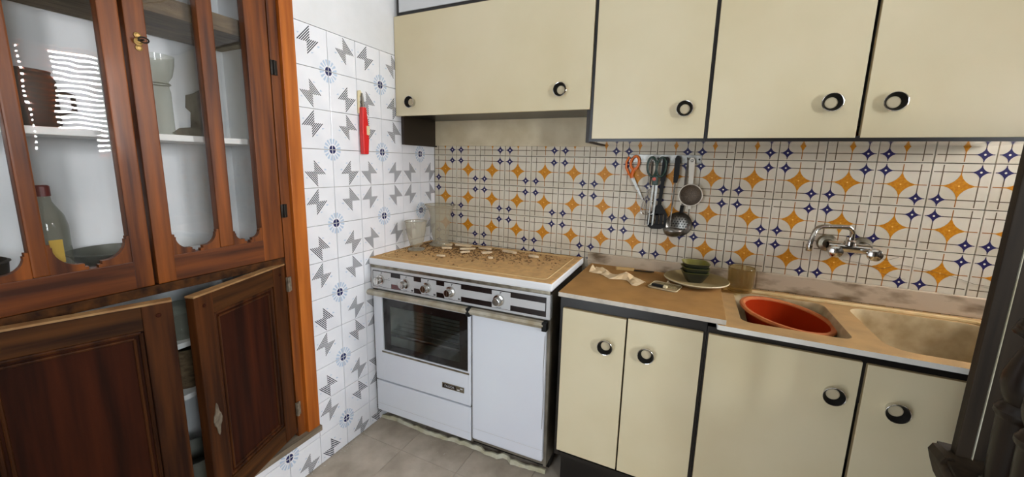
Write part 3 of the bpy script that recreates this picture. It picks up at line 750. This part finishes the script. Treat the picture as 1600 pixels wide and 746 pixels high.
# doors
od = sp('oven_door', MB().box(.006, .060, .002, .03, .252, .705, .004).box(.540, .556, .002, .03, .252, .705, .004).box(.055, .545, .0025, .03, .252, .415, .003).box(.055, .545, .0025, .03, .685, .705, .003), 'enamel')
b = MB(); b.box(.052, .546, .006, .010, .41, .69); sp('oven_glass', b, 'ovenglass', None, od)
b = MB(); b.box(.052, .10, .010, .013, .41, .69); b.box(.495, .546, .010, .013, .41, .69); b.box(.10, .495, .010, .013, .41, .445); b.box(.10, .495, .010, .013, .645, .69); sp('glass_border', b, 'panel_black', None, od)
b = MB(); b.box(.05, .548, .001, .006, .402, .411, .001); sp('glass_trim', b, 'dullmetal', None, od)
b = MB(); b.box(.405, .522, -.001, .002, .308, .334, .001); bd = sp('badge', b, 'dullmetal', None, od)
b = MB(); b.box(.411, .480, -.0016, .0, .312, .330); sp('badge_field', b, 'panel_black', None, od)
b = MB(); b.box(.486, .500, -.0016, .0, .313, .320); b.box(.503, .516, -.0016, .0, .322, .329); sp('badge_emblem', b, 'silver', None, od)
cu = bpy.data.curves.new('badge_text', 'FONT'); cu.body = 'FAGOR'; cu.size = .0155; cu.extrude = .0003; cu.align_x = 'CENTER'; cu.align_y = 'CENTER'; cu.space_character = 1.05
to = bpy.data.objects.new('badge_text_tmp', cu); C.objects.link(to)
bpy.context.view_layer.update()
tm = bpy.data.meshes.new_from_object(to.evaluated_get(bpy.context.evaluated_depsgraph_get())); bpy.data.objects.remove(to)
tm.transform(Matrix.Rotation(R(90), 4, 'X')); tm.materials.clear(); tm.materials.append(M['silver'])
put('badge_lettering', tm, od, (.4455, -.0019, .321))
b = MB(); b.box(.006, .556, .002, .03, .078, .244, .004); dw = sp('drawer', b, 'enamel')
b = MB(); b.box(.006, .556, .0012, .003, .118, .1192); sp('crease', b, 'silver', None, dw)
b = MB(); b.box(.563, .902, .0, .03, .095, .710, .009); gd = sp('side_door', b, 'enamel')
b = MB(); b.box(.566, .899, -.0008, .002, .150, .1512); sp('crease', b, 'silver', None, gd)
b = MB(); b.tube([(.898, -.001, .66), (.895, -.001, .5), (.899, -.001, .40), (.896, -.001, .25)], .0007, 4); sp('crack_line', b, 'line_print', None, gd)
for (x0, x1) in ((-.008, .552), (.562, .896)):
    b = MB(); b.prism([(.0, .697), (-.022, .699), (-.028, .712), (-.022, .722), (-.004, .724)], 'yz', x0, x1); h = sp('handle', b, 'handle_alu')
    b = MB(); b.box(x1-.006, x1+.014, -.026, .004, .688, .724, .003); sp('handle_end', b, 'black_pl', None, h)
# broken white base strip
pts = []; n = 40
for i in range(n+1): x = -.01+i*(SW-.005)/n; pts.append((x, .060+.012*math.sin(i*.9)*random.random()+(.02 if 28 < i < 34 else 0)))
lo = pts; hi = [(x, .028+.007*random.random()) for x, y in pts][::-1]
b = MB()
vs = []; fs = []
for i, (x, d) in enumerate(lo):
    zt = .016+.007*random.random()-(.006 if i % 9 == 0 else 0)
    y = .040+.006*math.sin(i*.35)+random.uniform(-.003, .003)+(.02 if 30 < i < 33 else 0)
    vs += [(x, y, .001), (x, y+.004, zt), (x, y+.012, zt), (x, y+.012, .001)]
for i in range(n):
    a = i*4
    for k in range(4): fs.append((a+k, a+(k+1) % 4, a+4+(k+1) % 4, a+4+k))
fs += [(0, 1, 2, 3), (n*4, n*4+3, n*4+2, n*4+1)]
b.add(vs, fs, False); sp('base_strip', b, 'oldwhite')
b = MB(); b.box(.01, SW-.01, .09, SD-.05, .001, .075); sp('base_box', b, 'black')
ST = WM[st.name]
def stp(x, y, z=.8812): return ST @ Vector((x, y, z))
# ---- things on the stove lid
def on_lid(x, y):                               # world x,y -> height of the lid there
    p = ST.inverted() @ Vector((x, y, .88)); return (ST @ Vector((p.x, p.y, .8812))).z
def vase(name, prof, c, rf, label, cat, rim, foot, n=32):
    t = thing(name, label, cat, c)
    b = MB(); b.lathe(prof, (0,0,0), 'z', n, rf); part('body', b, 'glass', t, True)
    b = MB(); b.lathe(foot, (0,0,0), 'z', n); b.disc((0,0,foot[0][1]), foot[0][0], 'z', n, True); part('foot', b, 'glass', t, True)
    b = MB(); b.tube([(rim[0]*math.cos(2*math.pi*i/n), rim[0]*math.sin(2*math.pi*i/n), rim[1]) for i in range(n)], .0022, 6, True); part('rim', b, 'glass', t, True)
    return t
cut = lambda a, h: 1+.045*math.cos(8*a+h*60)*(1 if h < .11 else .2)
zz = on_lid(.10, -.30)
vase('glass_goblet', [(.018, .020), (.032, .030), (.040, .055), (.047, .095), (.052, .13), (.055, .150)], (.098, -.295, zz+.003), cut,
     'short cut glass goblet with a round foot on the dusty stove', 'goblet', (.055, .150), [(.044, 0), (.044, .004), (.018, .010), (.014, .018), (.018, .022)])
zz = on_lid(.12, -.12)
vase('glass_vase', [(.044, .012), (.040, .03), (.047, .06), (.052, .11), (.055, .165), (.062, .195), (.074, .213), (.082, .222)], (.128, -.125, zz+.003),
     lambda a, h: 1+.02*math.cos(10*a), 'tall flared glass vase in the corner of the stove', 'vase', (.082, .222), [(.062, 0), (.062, .003), (.045, .010), (.044, .014)])
b = MB()
rng = random.Random(3)
def crumb(b, c, r, rng, flat=.6):
    vs = []
    for d in ((1,0,0),(-1,0,0),(0,1,0),(0,-1,0),(0,0,1)): vs.append((c[0]+d[0]*r*rng.uniform(.6,1.2), c[1]+d[1]*r*rng.uniform(.6,1.2), c[2]+max(0, d[2])*r*flat*rng.uniform(.6,1.3)))
    b.add(vs, [(0,2,4),(2,1,4),(1,3,4),(3,0,4),(0,3,1,2)], False)
for i in range(2400):
    x = .02+abs(rng.gauss(0, .42)); y = -.07-abs(rng.gauss(.05, .13))
    if x > .86 or y < -.47: continue
    crumb(b, (x, y, on_lid(x, y)-.0003), rng.choice((.0015, .002, .003, .004, .006, .008)), rng)
o = solo('rubble_crumbs', b, 'crumb', 'fine brown rubble and dirt scattered over the stove lid', 'rubble'); o['kind'] = 'stuff'
chips = [(.26, -.10, .045, .016, .3), (.33, -.16, .05, .02, .9), (.40, -.11, .05, .018, -.2), (.22, -.20, .03, .014, .6), (.30, -.36, .022, .010, .1), (.46, -.19, .028, .012, .8),
         (.53, -.28, .014, .009, .2), (.36, -.23, .034, .012, 1.2), (.56, -.12, .05, .012, -.1), (.70, -.15, .03, .010, .0), (.18, -.13, .035, .02, .4)]
where = ['beside the tall vase foot', 'broken in two near the vase', 'against the back edge of the lid', 'between the goblet and the vase', 'white, alone near the front edge', 'standing right of the chip pile',
         'tiny, near the lid centre', 'narrow, turned toward the front', 'long, lying along the back wall', 'small, farthest from the vases', 'leaning at the vase base']
for (x, y, l, wd, a), wh in zip(chips, where):
    pts = []
    for i in range(7):
        t_ = 2*math.pi*i/7; pts.append((l*math.cos(t_)*rng.uniform(.7, 1.1), wd*math.sin(t_)*rng.uniform(.7, 1.2)))
    b = MB(); b.prism(pts, 'xy', 0, .008)
    tag(put('plaster_chip', b.mesh('plaster_chip', 'chip'), None, (x, y, on_lid(x, y)+.0035), (rng.uniform(-.12, .12), rng.uniform(-.06, .06), a)), 'flat plaster chip on the stove lid, '+wh, 'plaster chip', 'plaster chips on the stove lid')

# ================================================================== things on worktop and sink
WZ = .8662
pl = thing('dinner_plate', 'wide dusty cream plate under the stacked green bowls', 'plate', (1.425, -.140, WZ))
b = MB(); b.lathe([(.070, 0), (.075, .003), (.100, .012), (.121, .021), (.123, .024), (.120, .0255), (.098, .016), (.072, .008), (.001, .007)], (0,0,0), 'z', 40); part('well', b, 'plate', pl, True)
b = MB(); b.tube([(.1215*math.cos(a), .1215*math.sin(a), .0232) for a in [i*math.pi/20 for i in range(40)]], .003, 6, True); part('rim', b, 'plate', pl, True)
sq = lambda a, h: (abs(math.cos(a))**4+abs(math.sin(a))**4)**(-.25)*.93
for i, (rz, lab) in enumerate(((.25, 'bottom dark green square bowl of the stack on the plate'), (.3, 'middle dark green square bowl of the stack on the plate'), (.2, 'top square bowl with an olive inside, stack on the plate'))):
    t = thing('square_bowl', lab, 'bowl', (1.418, -.128, WZ+.0075+i*.019), (0, 0, rz), 'stacked square bowls')
    b = MB(); b.lathe([(.030, 0), (.034, .004), (.048, .028), (.055, .042), (.0565, .044)], (0,0,0), 'z', 32, sq); b.disc((0,0,0), .028, 'z', 32, True); part('outside', b, 'bowl_out', t, True)
    b = MB(); b.lathe([(.0565, .044), (.053, .0445), (.044, .028), (.030, .012), (.001, .011)], (0,0,0), 'z', 32, sq); part('inside', b, 'bowl_green', t, True)
t = thing('ribbed_tumbler', 'ribbed amber glass tumbler between plate and orange basin', 'glass', (1.588, -.105, SZ+.0045))
rib = lambda a, h: 1+.02*math.cos(22*a)
b = MB(); b.lathe([(.040, 0), (.043, .004), (.045, .05), (.048, .098), (.0455, .098), (.0425, .05), (.040, .008), (.001, .007)], (0,0,0), 'z', 44, rib); b.disc((0,0,.0005), .040, 'z', 44, True); part('body', b, 'glass_b', t, True)
b = MB(); b.tube([(.047*math.cos(a), .047*math.sin(a), .098) for a in [i*math.pi/16 for i in range(32)]], .0018, 6, True); part('rim', b, 'glass_b', t, True)
# orange basin tilted in the first bowl
bs = thing('plastic_basin', 'round red orange plastic basin tilted in the left sink bowl', 'basin', (1.712, -.262, .742), (R(2), R(7), 0))
bs.scale = (.96, .96, 1)
b = MB(); b.m(0).lathe([(.095, 0), (.100, .004), (.140, .088)], (0,0,0), 'z', 40); b.disc((0,0,0), .095, 'z', 40, True)
b.lathe([(.134, .090), (.094, .008), (.001, .007)], (0,0,0), 'z', 40); part('bowl', b, 'basin_in', bs, True)
b = MB(); b.lathe([(.140, .086), (.150, .087), (.154, .092), (.151, .098), (.142, .099), (.135, .094), (.134, .090)], (0,0,0), 'z', 40); part('rim', b, 'basin_rim', bs, True)
# crumpled paper
def crumple(name, cx, cy, L, W, ang, h, mt, label, cat, z=WZ):
    nx, ny = 15, 6; vs = []; fs = []; rg = random.Random(5)
    for i in range(nx):
        for j in range(ny):
            u = i/(nx-1)-.5; v = j/(ny-1)-.5
            wv = .55+.45*math.sin(i*1.1)+rg.uniform(-.12, .12)
            x, y = u*L+rg.uniform(-.004, .004), v*W*(.55+.5*wv)+.012*math.sin(i*.8)
            zz = .0008+h*max(0, (1-(2*v)**2))*rg.uniform(.2, 1)*(.6+.4*math.sin(i*.7+1))
            vs.append((x*math.cos(ang)-y*math.sin(ang), x*math.sin(ang)+y*math.cos(ang), zz))
    for i in range(nx-1):
        for j in range(ny-1): fs.append((i*ny+j, (i+1)*ny+j, (i+1)*ny+j+1, i*ny+j+1))
    b = MB(); b.add(vs, fs, False); me = b.mesh(name, mt)
    o = tag(put(name, me, None, (cx, cy, z)), label, cat)
    md = o.modifiers.new('thick', 'SOLIDIFY'); md.thickness = .0012; md.offset = 1
    return o
crumple('crumpled_paper', 1.115, -.205, .25, .085, -.40, .034, 'paper', 'long crumpled pale paper lying on the dusty worktop', 'paper')
t = thing('kitchen_knife', 'knife with a pale handle lying by the marble upstand', 'knife', (1.165, -.070, WZ), (0, 0, R(10)))
b = MB(); b.prism([(-.075, -.009), (.0, -.008), (.004, 0), (.0, .008), (-.07, .009), (-.08, 0)], 'xy', .001, .013); part('handle', b, 'handle_wood', t, True)
b = MB(); b.prism([(.0, -.007), (.075, -.010), (.09, -.004), (.09, .006), (.0, .007)], 'xy', .004, .006); part('blade', b, 'black_pl', t, True)
t = thing('small_tray', 'small shallow tray with printed card next to the plate', 'tray', (1.315, -.255, WZ), (0, 0, R(-12)))
b = MB(); b.prism(rrect(-.055, .055, -.048, .048, .014, 4), 'xy', 0, .004); part('base', b, 'tray', t, True)
b = MB(); b.tube([(x, y, .005) for x, y in rrect(-.055, .055, -.048, .048, .014, 4)], .002, 6, True); part('lip', b, 'plate', t, True)
b = MB(); b.prism(rrect(-.03, .045, -.01, .04, .004, 3), 'xy', .004, .006); part('card', b, 'card', t, True)
t = thing('pocket_lighter', 'tiny black and cream lighter lying on the small tray', 'lighter', (1.300, -.285, WZ+.0075), (0, 0, R(-16)))
b = MB(); b.box(-.034, .012, -.008, .008, 0, .009, .002); part('case', b, 'black_pl', t, True)
b = MB(); b.box(.012, .026, -.008, .008, 0, .010, .002); part('end_cap', b, 'ivory', t, True)
b = MB(); crumb(b, (0,0,0), .010, random.Random(2), 1.2); tag(put('plaster_crumb', b.mesh('plaster_crumb', 'chip'), None, (1.322, -.205, WZ+.004)), 'pale plaster lump at the left edge of the plate', 'plaster lump')

# ---- tap
tp = thing('wall_tap', 'chrome wall mixer tap with swan spout above the sink', 'tap', (1.91, 0, 1.03))
for x in (1.872, 1.977):
    b = MB(); b.lathe([(.032, -.002), (.034, -.006), (.030, -.018), (.018, -.022), (.017, -.05)], (x, 0, 1.066), 'y', 24); part('wall_flange', b, 'dullmetal', tp)
b = MB(); b.tube([(1.862, -.058, 1.064), (1.985, -.058, 1.062)], [.019, .019], 16); b.lathe([(.018, 0), (.018, .014), (.013, .020), (.013, .03)], (1.924, -.066, 1.074), 'z', 18); part('body', b, 'chrome', tp)
b = MB()
pts = [(1.926, -.07, 1.085), (1.926, -.07, 1.115)]
for i in range(1, 7): a = i/6*math.pi/2; pts.append((1.926-.022*(1-math.cos(a)), -.07-.01*i/6, 1.115+.026*math.sin(a)))
pts += [(1.86, -.10, 1.142), (1.825, -.115, 1.141)]
for i in range(1, 7): a = i/6*math.pi/2.2; pts.append((1.825-.030*math.sin(a), -.115-.004*i, 1.141-.034*(1-math.cos(a))))
pts += [(1.788, -.145, 1.085), (1.786, -.147, 1.068)]
b.tube(pts, .0085, 12); part('spout', b, 'chrome', tp)
b = MB(); b.lathe([(.0095, -.016), (.0105, -.014), (.0105, .006), (.0085, .008)], (1.786, -.147, 1.068), 'z', 16); b.disc((1.786, -.147, 1.053), .0094, 'z', 16, True); part('aerator', b, 'chrome', tp)
for x, z in ((1.876, 1.052), (1.987, 1.052)):
    b = MB(); b.lathe([(.011, -.075), (.012, -.088), (.021, -.093), (.0235, -.104), (.021, -.114), (.012, -.119), (.001, -.120)], (x, 0, z), 'y', 20, lambda a, h: 1+.03*math.cos(6*a)); part('tap_handle', b, 'chrome', tp)

# ---- utensil rail
rl = thing('utensil_rail', 'steel strip with hooks screwed to the star tiles', 'rail', (1.25, -.001, 1.36))
b = MB(); b.box(1.098, 1.402, -.006, -.0015, 1.360, 1.396, .001); part('strip', b, 'steel', rl)
for x in (1.108, 1.392):
    b = MB(); b.lathe([(.004, -.006), (.003, -.008)], (x, 0, 1.378), 'y', 10); b.disc((x, -.008, 1.378), .003, 'y', 10); part('screw', b, 'iron', rl)
hk = MB(); hk.tube([(0, -.005, .008), (0, -.012, .004), (0, -.020, .0), (0, -.028, .004), (0, -.029, .010)], .0016, 6); HK = hk.mesh('hook', 'steel')
for x in (1.118, 1.205, 1.225, 1.258, 1.308, 1.345, 1.365): put('hook', HK, rl, (x-1.25, .001, 1.376-1.36))
def loop_pts(cx, cz, rx, rz, y, n=16, tilt=0):
    out = []
    for i in range(n):
        a = 2*math.pi*i/n; px, pz = rx*math.cos(a), rz*math.sin(a)
        out.append((cx+px*math.cos(tilt)-pz*math.sin(tilt), y, cz+px*math.sin(tilt)+pz*math.cos(tilt)))
    return out
# orange scissors
t = thing('orange_scissors', 'scissors with orange handles hanging at the left end of the rail', 'scissors', (1.13, -.02, 1.20), group='utensils on the rail')
b = MB(); b.tube(loop_pts(1.128, 1.358, .018, .030, -.020, 18, -.15), .006, 8, True); b.tube([(1.126, -.02, 1.330), (1.118, -.02, 1.300), (1.120, -.02, 1.288)], .008, 8); part('handle', b, 'orange_pl', t)
b = MB(); b.tube([(1.100, -.015, 1.385), (1.090, -.015, 1.36), (1.090, -.015, 1.335), (1.103, -.015, 1.31), (1.118, -.015, 1.292)], .005, 8); part('handle', b, 'orange_pl', t)
b = MB(); b.prism([(1.114, 1.295), (1.128, 1.295), (1.176, 1.196), (1.174, 1.192)], 'xz', -.019, -.016); part('blade', b, 'steel', t)
b = MB(); b.prism([(1.112, 1.292), (1.122, 1.295), (1.172, 1.193), (1.170, 1.192)], 'xz', -.0155, -.013); part('blade', b, 'steel', t)
# whisk
t = thing('wire_whisk', 'wire balloon whisk hanging behind the green scissors', 'whisk', (1.198, -.03, 1.12), group='utensils on the rail')
b = MB(); b.tube([(1.203, -.018, 1.372), (1.202, -.018, 1.30), (1.200, -.02, 1.262)], [.004, .005, .004], 8); part('handle', b, 'steel', t)
for i in range(6):
    ph = i*math.pi/6; b = MB(); pts = []
    for j in range(17):
        s_ = j/16; a = (s_*2-1); r = .030*math.sin(math.pi*min(1, (1-abs(a))))**.7 if abs(a) < 1 else 0
        zz = 1.262-.135*(1-a*a)**.6; rr = .030*math.sin(math.pi*abs(a)*.999)**.8*(1 if a > 0 else -1)
        pts.append((1.199+rr*math.cos(ph)+(.0), -.034+rr*math.sin(ph)*.8, zz))
    b.tube(pts, .0009, 5); part('wire', b, 'chrome', t)
# green scissors
t = thing('green_scissors', 'kitchen scissors with dark green loop handles and a red rivet', 'scissors', (1.225, -.045, 1.07), group='utensils on the rail')
b = MB(); b.tube(loop_pts(1.206, 1.342, .019, .042, -.046, 18, .06), .005, 8, True); part('handle', b, 'green_pl', t)
b = MB(); b.tube(loop_pts(1.244, 1.342, .019, .042, -.040, 18, -.06), .005, 8, True); part('handle', b, 'green_pl', t)
b = MB(); b.box(1.212, 1.236, -.050, -.038, 1.262, 1.304, .004); part('pivot_block', b, 'green_pl', t)
b = MB(); b.lathe([(.008, -.050), (.007, -.053)], (1.220, 0, 1.289), 'y', 14); b.disc((1.220, -.053, 1.289), .007, 'y', 14); part('rivet', b, 'red_dot', t, label='round red rivet')
b = MB(); b.prism([(1.213, 1.264), (1.222, 1.264), (1.212, 1.085), (1.207, 1.080)], 'xz', -.047, -.0445); part('blade', b, 'steel', t)
b = MB(); b.prism([(1.226, 1.264), (1.236, 1.264), (1.230, 1.085), (1.224, 1.080)], 'xz', -.0435, -.041); part('blade', b, 'steel', t)
# spatula
t = thing('black_spatula', 'black slotted spatula hanging behind the green scissors', 'spatula', (1.25, -.03, 1.06), group='utensils on the rail')
b = MB(); b.prism([(1.247, 1.386), (1.268, 1.386), (1.272, 1.37), (1.264, 1.28), (1.244, 1.28)], 'xz', -.034, -.020); part('handle', b, 'black_pl', t)
b = MB(); b.prism([(1.247, 1.282), (1.262, 1.282), (1.256, 1.17), (1.240, 1.17)], 'xz', -.030, -.022); part('neck', b, 'black_pl', t)
b = MB()
b.prism([(1.238, 1.175), (1.258, 1.175), (1.276, 1.148), (1.284, 1.135), (1.203, 1.120), (1.215, 1.14)], 'xz', -.029, -.023)
zsl0, zsl1 = 1.130, 1.085
xs = [1.202, 1.213, 1.2185, 1.231, 1.2365, 1.249, 1.2545, 1.267, 1.2725, 1.284]
for i in range(0, 10, 2): b.prism([(xs[i], 1.134), (xs[i+1], 1.134), (xs[i+1], 1.086), (xs[i], 1.086)], 'xz', -.029, -.023)
b.prism([(1.202, 1.088), (1.284, 1.088), (1.280, 1.074), (1.262, 1.066), (1.222, 1.064), (1.206, 1.074)], 'xz', -.029, -.023)
part('slotted_blade', b, 'black_pl', t)
# skimmer behind, ladle and strainer in front
t = thing('skimmer', 'perforated steel skimmer hanging behind the ladle', 'skimmer', (1.34, -.02, 1.04), group='utensils on the rail')
b = MB(); b.tube([(1.350, -.018, 1.385), (1.347, -.018, 1.28), (1.342, -.02, 1.165)], .0045, 8); part('handle', b, 'steel', t)
b = MB(); b.tube([(1.343, -.022, 1.178), (1.341, -.022, 1.145)], .008, 8); part('socket', b, 'black_pl', t)
b = MB(); b.lathe([(.054, -.030), (.050, -.024), (.030, -.017), (.001, -.015)], (1.336, 0, 1.095), 'y', 28); part('dish', b, 'steel', t)
b = MB(); hd = 0
for i in range(-3, 4):
    for j in range(-3, 4):
        x, z = i*.0115+(.0057 if j % 2 else 0), j*.0105
        if math.hypot(x, z) < .040 and hd < 300: b.disc((1.336+x, -.0295+.0125*(1-(math.hypot(x, z)/.05)**2)-.0015, 1.095+z), .0026, 'y', 7); hd += 1
part('hole_pattern', b, 'black_pl', t)
t = thing('soup_ladle', 'steel ladle with black handle hanging in front of the skimmer', 'ladle', (1.31, -.05, 1.04), group='utensils on the rail')
b = MB(); b.prism([(1.297, 1.38), (1.303, 1.392), (1.313, 1.392), (1.318, 1.38), (1.319, 1.31), (1.314, 1.276), (1.298, 1.276), (1.297, 1.31)], 'xz', -.042, -.030); part('handle', b, 'black_pl', t)
b = MB(); b.tube([(1.306, -.036, 1.28), (1.303, -.038, 1.18), (1.300, -.042, 1.10), (1.302, -.050, 1.082)], .0035, 8); part('stem', b, 'steel', t)
b = MB()
vs = []; fs = []; n = 24
for l, (r, h) in enumerate([(.041, 0), (.040, -.010), (.034, -.024), (.022, -.033), (.001, -.037)]):
    for k in range(n): a = 2*math.pi*k/n; vs.append((1.315+r*math.cos(a), -.055+r*.8*math.sin(a), 1.076+h))
for l in range(4):
    for k in range(n): fs.append((l*n+k, (l+1)*n+k, (l+1)*n+(k+1) % n, l*n+(k+1) % n))
b.add(vs, fs, True); o = part('cup', b, 'steel', t); md = o.modifiers.new('thick', 'SOLIDIFY'); md.thickness = .0012
t = thing('sieve', 'small round sieve with a white handle at the right of the rail', 'sieve', (1.37, -.05, 1.17), group='utensils on the rail')
b = MB(); b.prism([(1.352, 1.372), (1.358, 1.384), (1.370, 1.384), (1.376, 1.372), (1.377, 1.27), (1.360, 1.27)], 'xz', -.038, -.033); part('handle', b, 'white_pl', t)
b = MB(); b.tube(loop_pts(1.3645, 1.372, .005, .005, -.0385, 10), .0016, 6, True); part('eyelet', b, 'steel', t)
b = MB(); b.lathe([(.044, -.044), (.047, -.046), (.048, -.040), (.047, -.034), (.044, -.034)], (1.371, 0, 1.226), 'y', 30); part('rim', b, 'white_pl', t)
b = MB(); b.lathe([(.0445, -.040), (.038, -.030), (.022, -.022), (.001, -.020)], (1.371, 0, 1.226), 'y', 30); part('net', b, 'mesh', t)
b = MB(); b.box(1.366, 1.378, -.038, -.034, 1.166, 1.180, .001); part('rest_tab', b, 'white_pl', t)

# ---- red stove lighter on the left wall
t = thing('stove_lighter', 'red stove lighter with an ivory button hanging on white tiles', 'lighter', (.012, -.54, 1.365))
b = MB(); b.prism([(-.553, 1.572), (-.529, 1.572), (-.521, 1.50), (-.519, 1.43), (-.524, 1.366), (-.554, 1.366), (-.556, 1.43), (-.556, 1.50)], 'yz', .004, .026); o = part('body', b, 'red', t); md = o.modifiers.new('bev', 'BEVEL'); md.width = .004; md.segments = 3
b = MB(); b.box(.008, .029, -.534, -.517, 1.452, 1.492, .002); part('button', b, 'ivory', t)
b = MB(); b.tube([(.015, -.541, 1.57), (.014, -.539, 1.60), (.012, -.541, 1.632)], [.008, .006, .004], 8); part('nozzle', b, 'steel', t)
b = MB(); b.prism([(-.560, 1.545), (-.552, 1.545), (-.549, 1.62), (-.536, 1.618), (-.534, 1.632), (-.545, 1.645), (-.558, 1.640)], 'yz', .002, .008); part('hook', b, 'ivory', t)

# ================================================================== dark dresser at the right
dr = thing('dark_dresser', 'dark carved wooden dresser with turned columns at the right edge', 'dresser', (2.2, -.8, 0))
b = MB(); b.box(1.944, 1.9685, -.800, -.781, .752, 1.45, .002); part('stile', b, 'w_dark', dr)
b = MB(); b.box(1.9692, 1.9706, -.801, -.79, .752, 1.45); part('joint_strip', b, 'oldwhite', dr)
b = MB(); b.box(1.970, 2.70, -.795, -.781, .752, 1.45); part('back_panel', b, 'w_dark', dr)
b = MB(); b.box(2.70, 2.735, -.800, -.758, .752, 1.45, .003); part('stile', b, 'w_dark', dr)
b = MB(); b.box(1.975, 2.74, -.81, -.74, 1.45, 1.47, .006); part('cornice', b, 'w_dark', dr)
b = MB(); b.prism([(1.934, -.755), (1.88, -1.06), (2.735, -1.06), (2.74, -.755)], 'xy', .722, .752); part('ledge', b, 'w_dark', dr)
b = MB(); b.tube([(1.881, -1.055, .734), (1.933, -.76, .734)], .011, 10); part('moulding', b, 'w_dark', dr)
b = MB(); b.prism([(1.945, .66), (1.928, .69), (1.918, .72), (1.912, .742), (1.918, .756), (1.930, .758), (1.938, .744), (1.936, .722), (1.945, .70)], 'xz', -.825, -.775); part('scroll', b, 'w_dark', dr)
b = MB(); b.box(1.955, 2.72, -1.04, -.765, .06, .722); part('lower_case', b, 'w_dark', dr)
for x0 in (1.975, 2.35):
    b = MB(); b.box(x0, x0+.34, -1.055, -1.04, .12, .68, .004); part('door', b, 'w_dark', dr)
b = MB(); b.box(1.945, 2.73, -1.05, -.76, 0, .06, .003); part('plinth', b, 'w_dark', dr)
col = MB()
col.lathe([(.030, 0), (.030, .012), (.025, .018), (.026, .03), (.029, .148), (.030, .152), (.034, .158), (.034, .166), (.030, .171), (.029, .176), (.024, .181),
           (.030, .195), (.0340, .215), (.0335, .232), (.027, .260), (.019, .285), (.016, .300), (.024, .307), (.034, .313), (.0345, .318), (.031, .323), (.0315, .328), (.027, .338), (.015, .347), (.001, .350)], (0,0,0), 'z', 28)
CM = col.mesh('turned_column', 'w_dark2')
for (x, y) in ((1.967, -.893), (1.940, -1.000), (2.66, -.893), (2.69, -1.000)): put('turned_column', CM, dr, (x-2.2, y+.8, .752))

# ---- bits on the floor
b = MB(); b.tube([(.58, -.83, .006), (.61, -.78, .007), (.655, -.70, .005)], .003, 6); solo('twig', b, 'twig', 'thin twig lying on the floor in front of the stove', 'twig')
b = MB(); rg = random.Random(9)
for i in range(160):
    x, y = rg.uniform(.02, 1.3), rg.uniform(-1.05, -.46)
    crumb(b, (x, y, -.0006), rg.choice((.0012, .0015, .002, .003)), rg)
for i in range(120):
    y = rg.uniform(-1.0, -.5); crumb(b, (.004+abs(rg.gauss(0, .018)), y, -.0006), rg.choice((.0015, .002, .004)), rg)
o = solo('floor_grit', b, 'pebble', 'pale grit and crumbs scattered on the floor', 'grit'); o['kind'] = 'stuff'
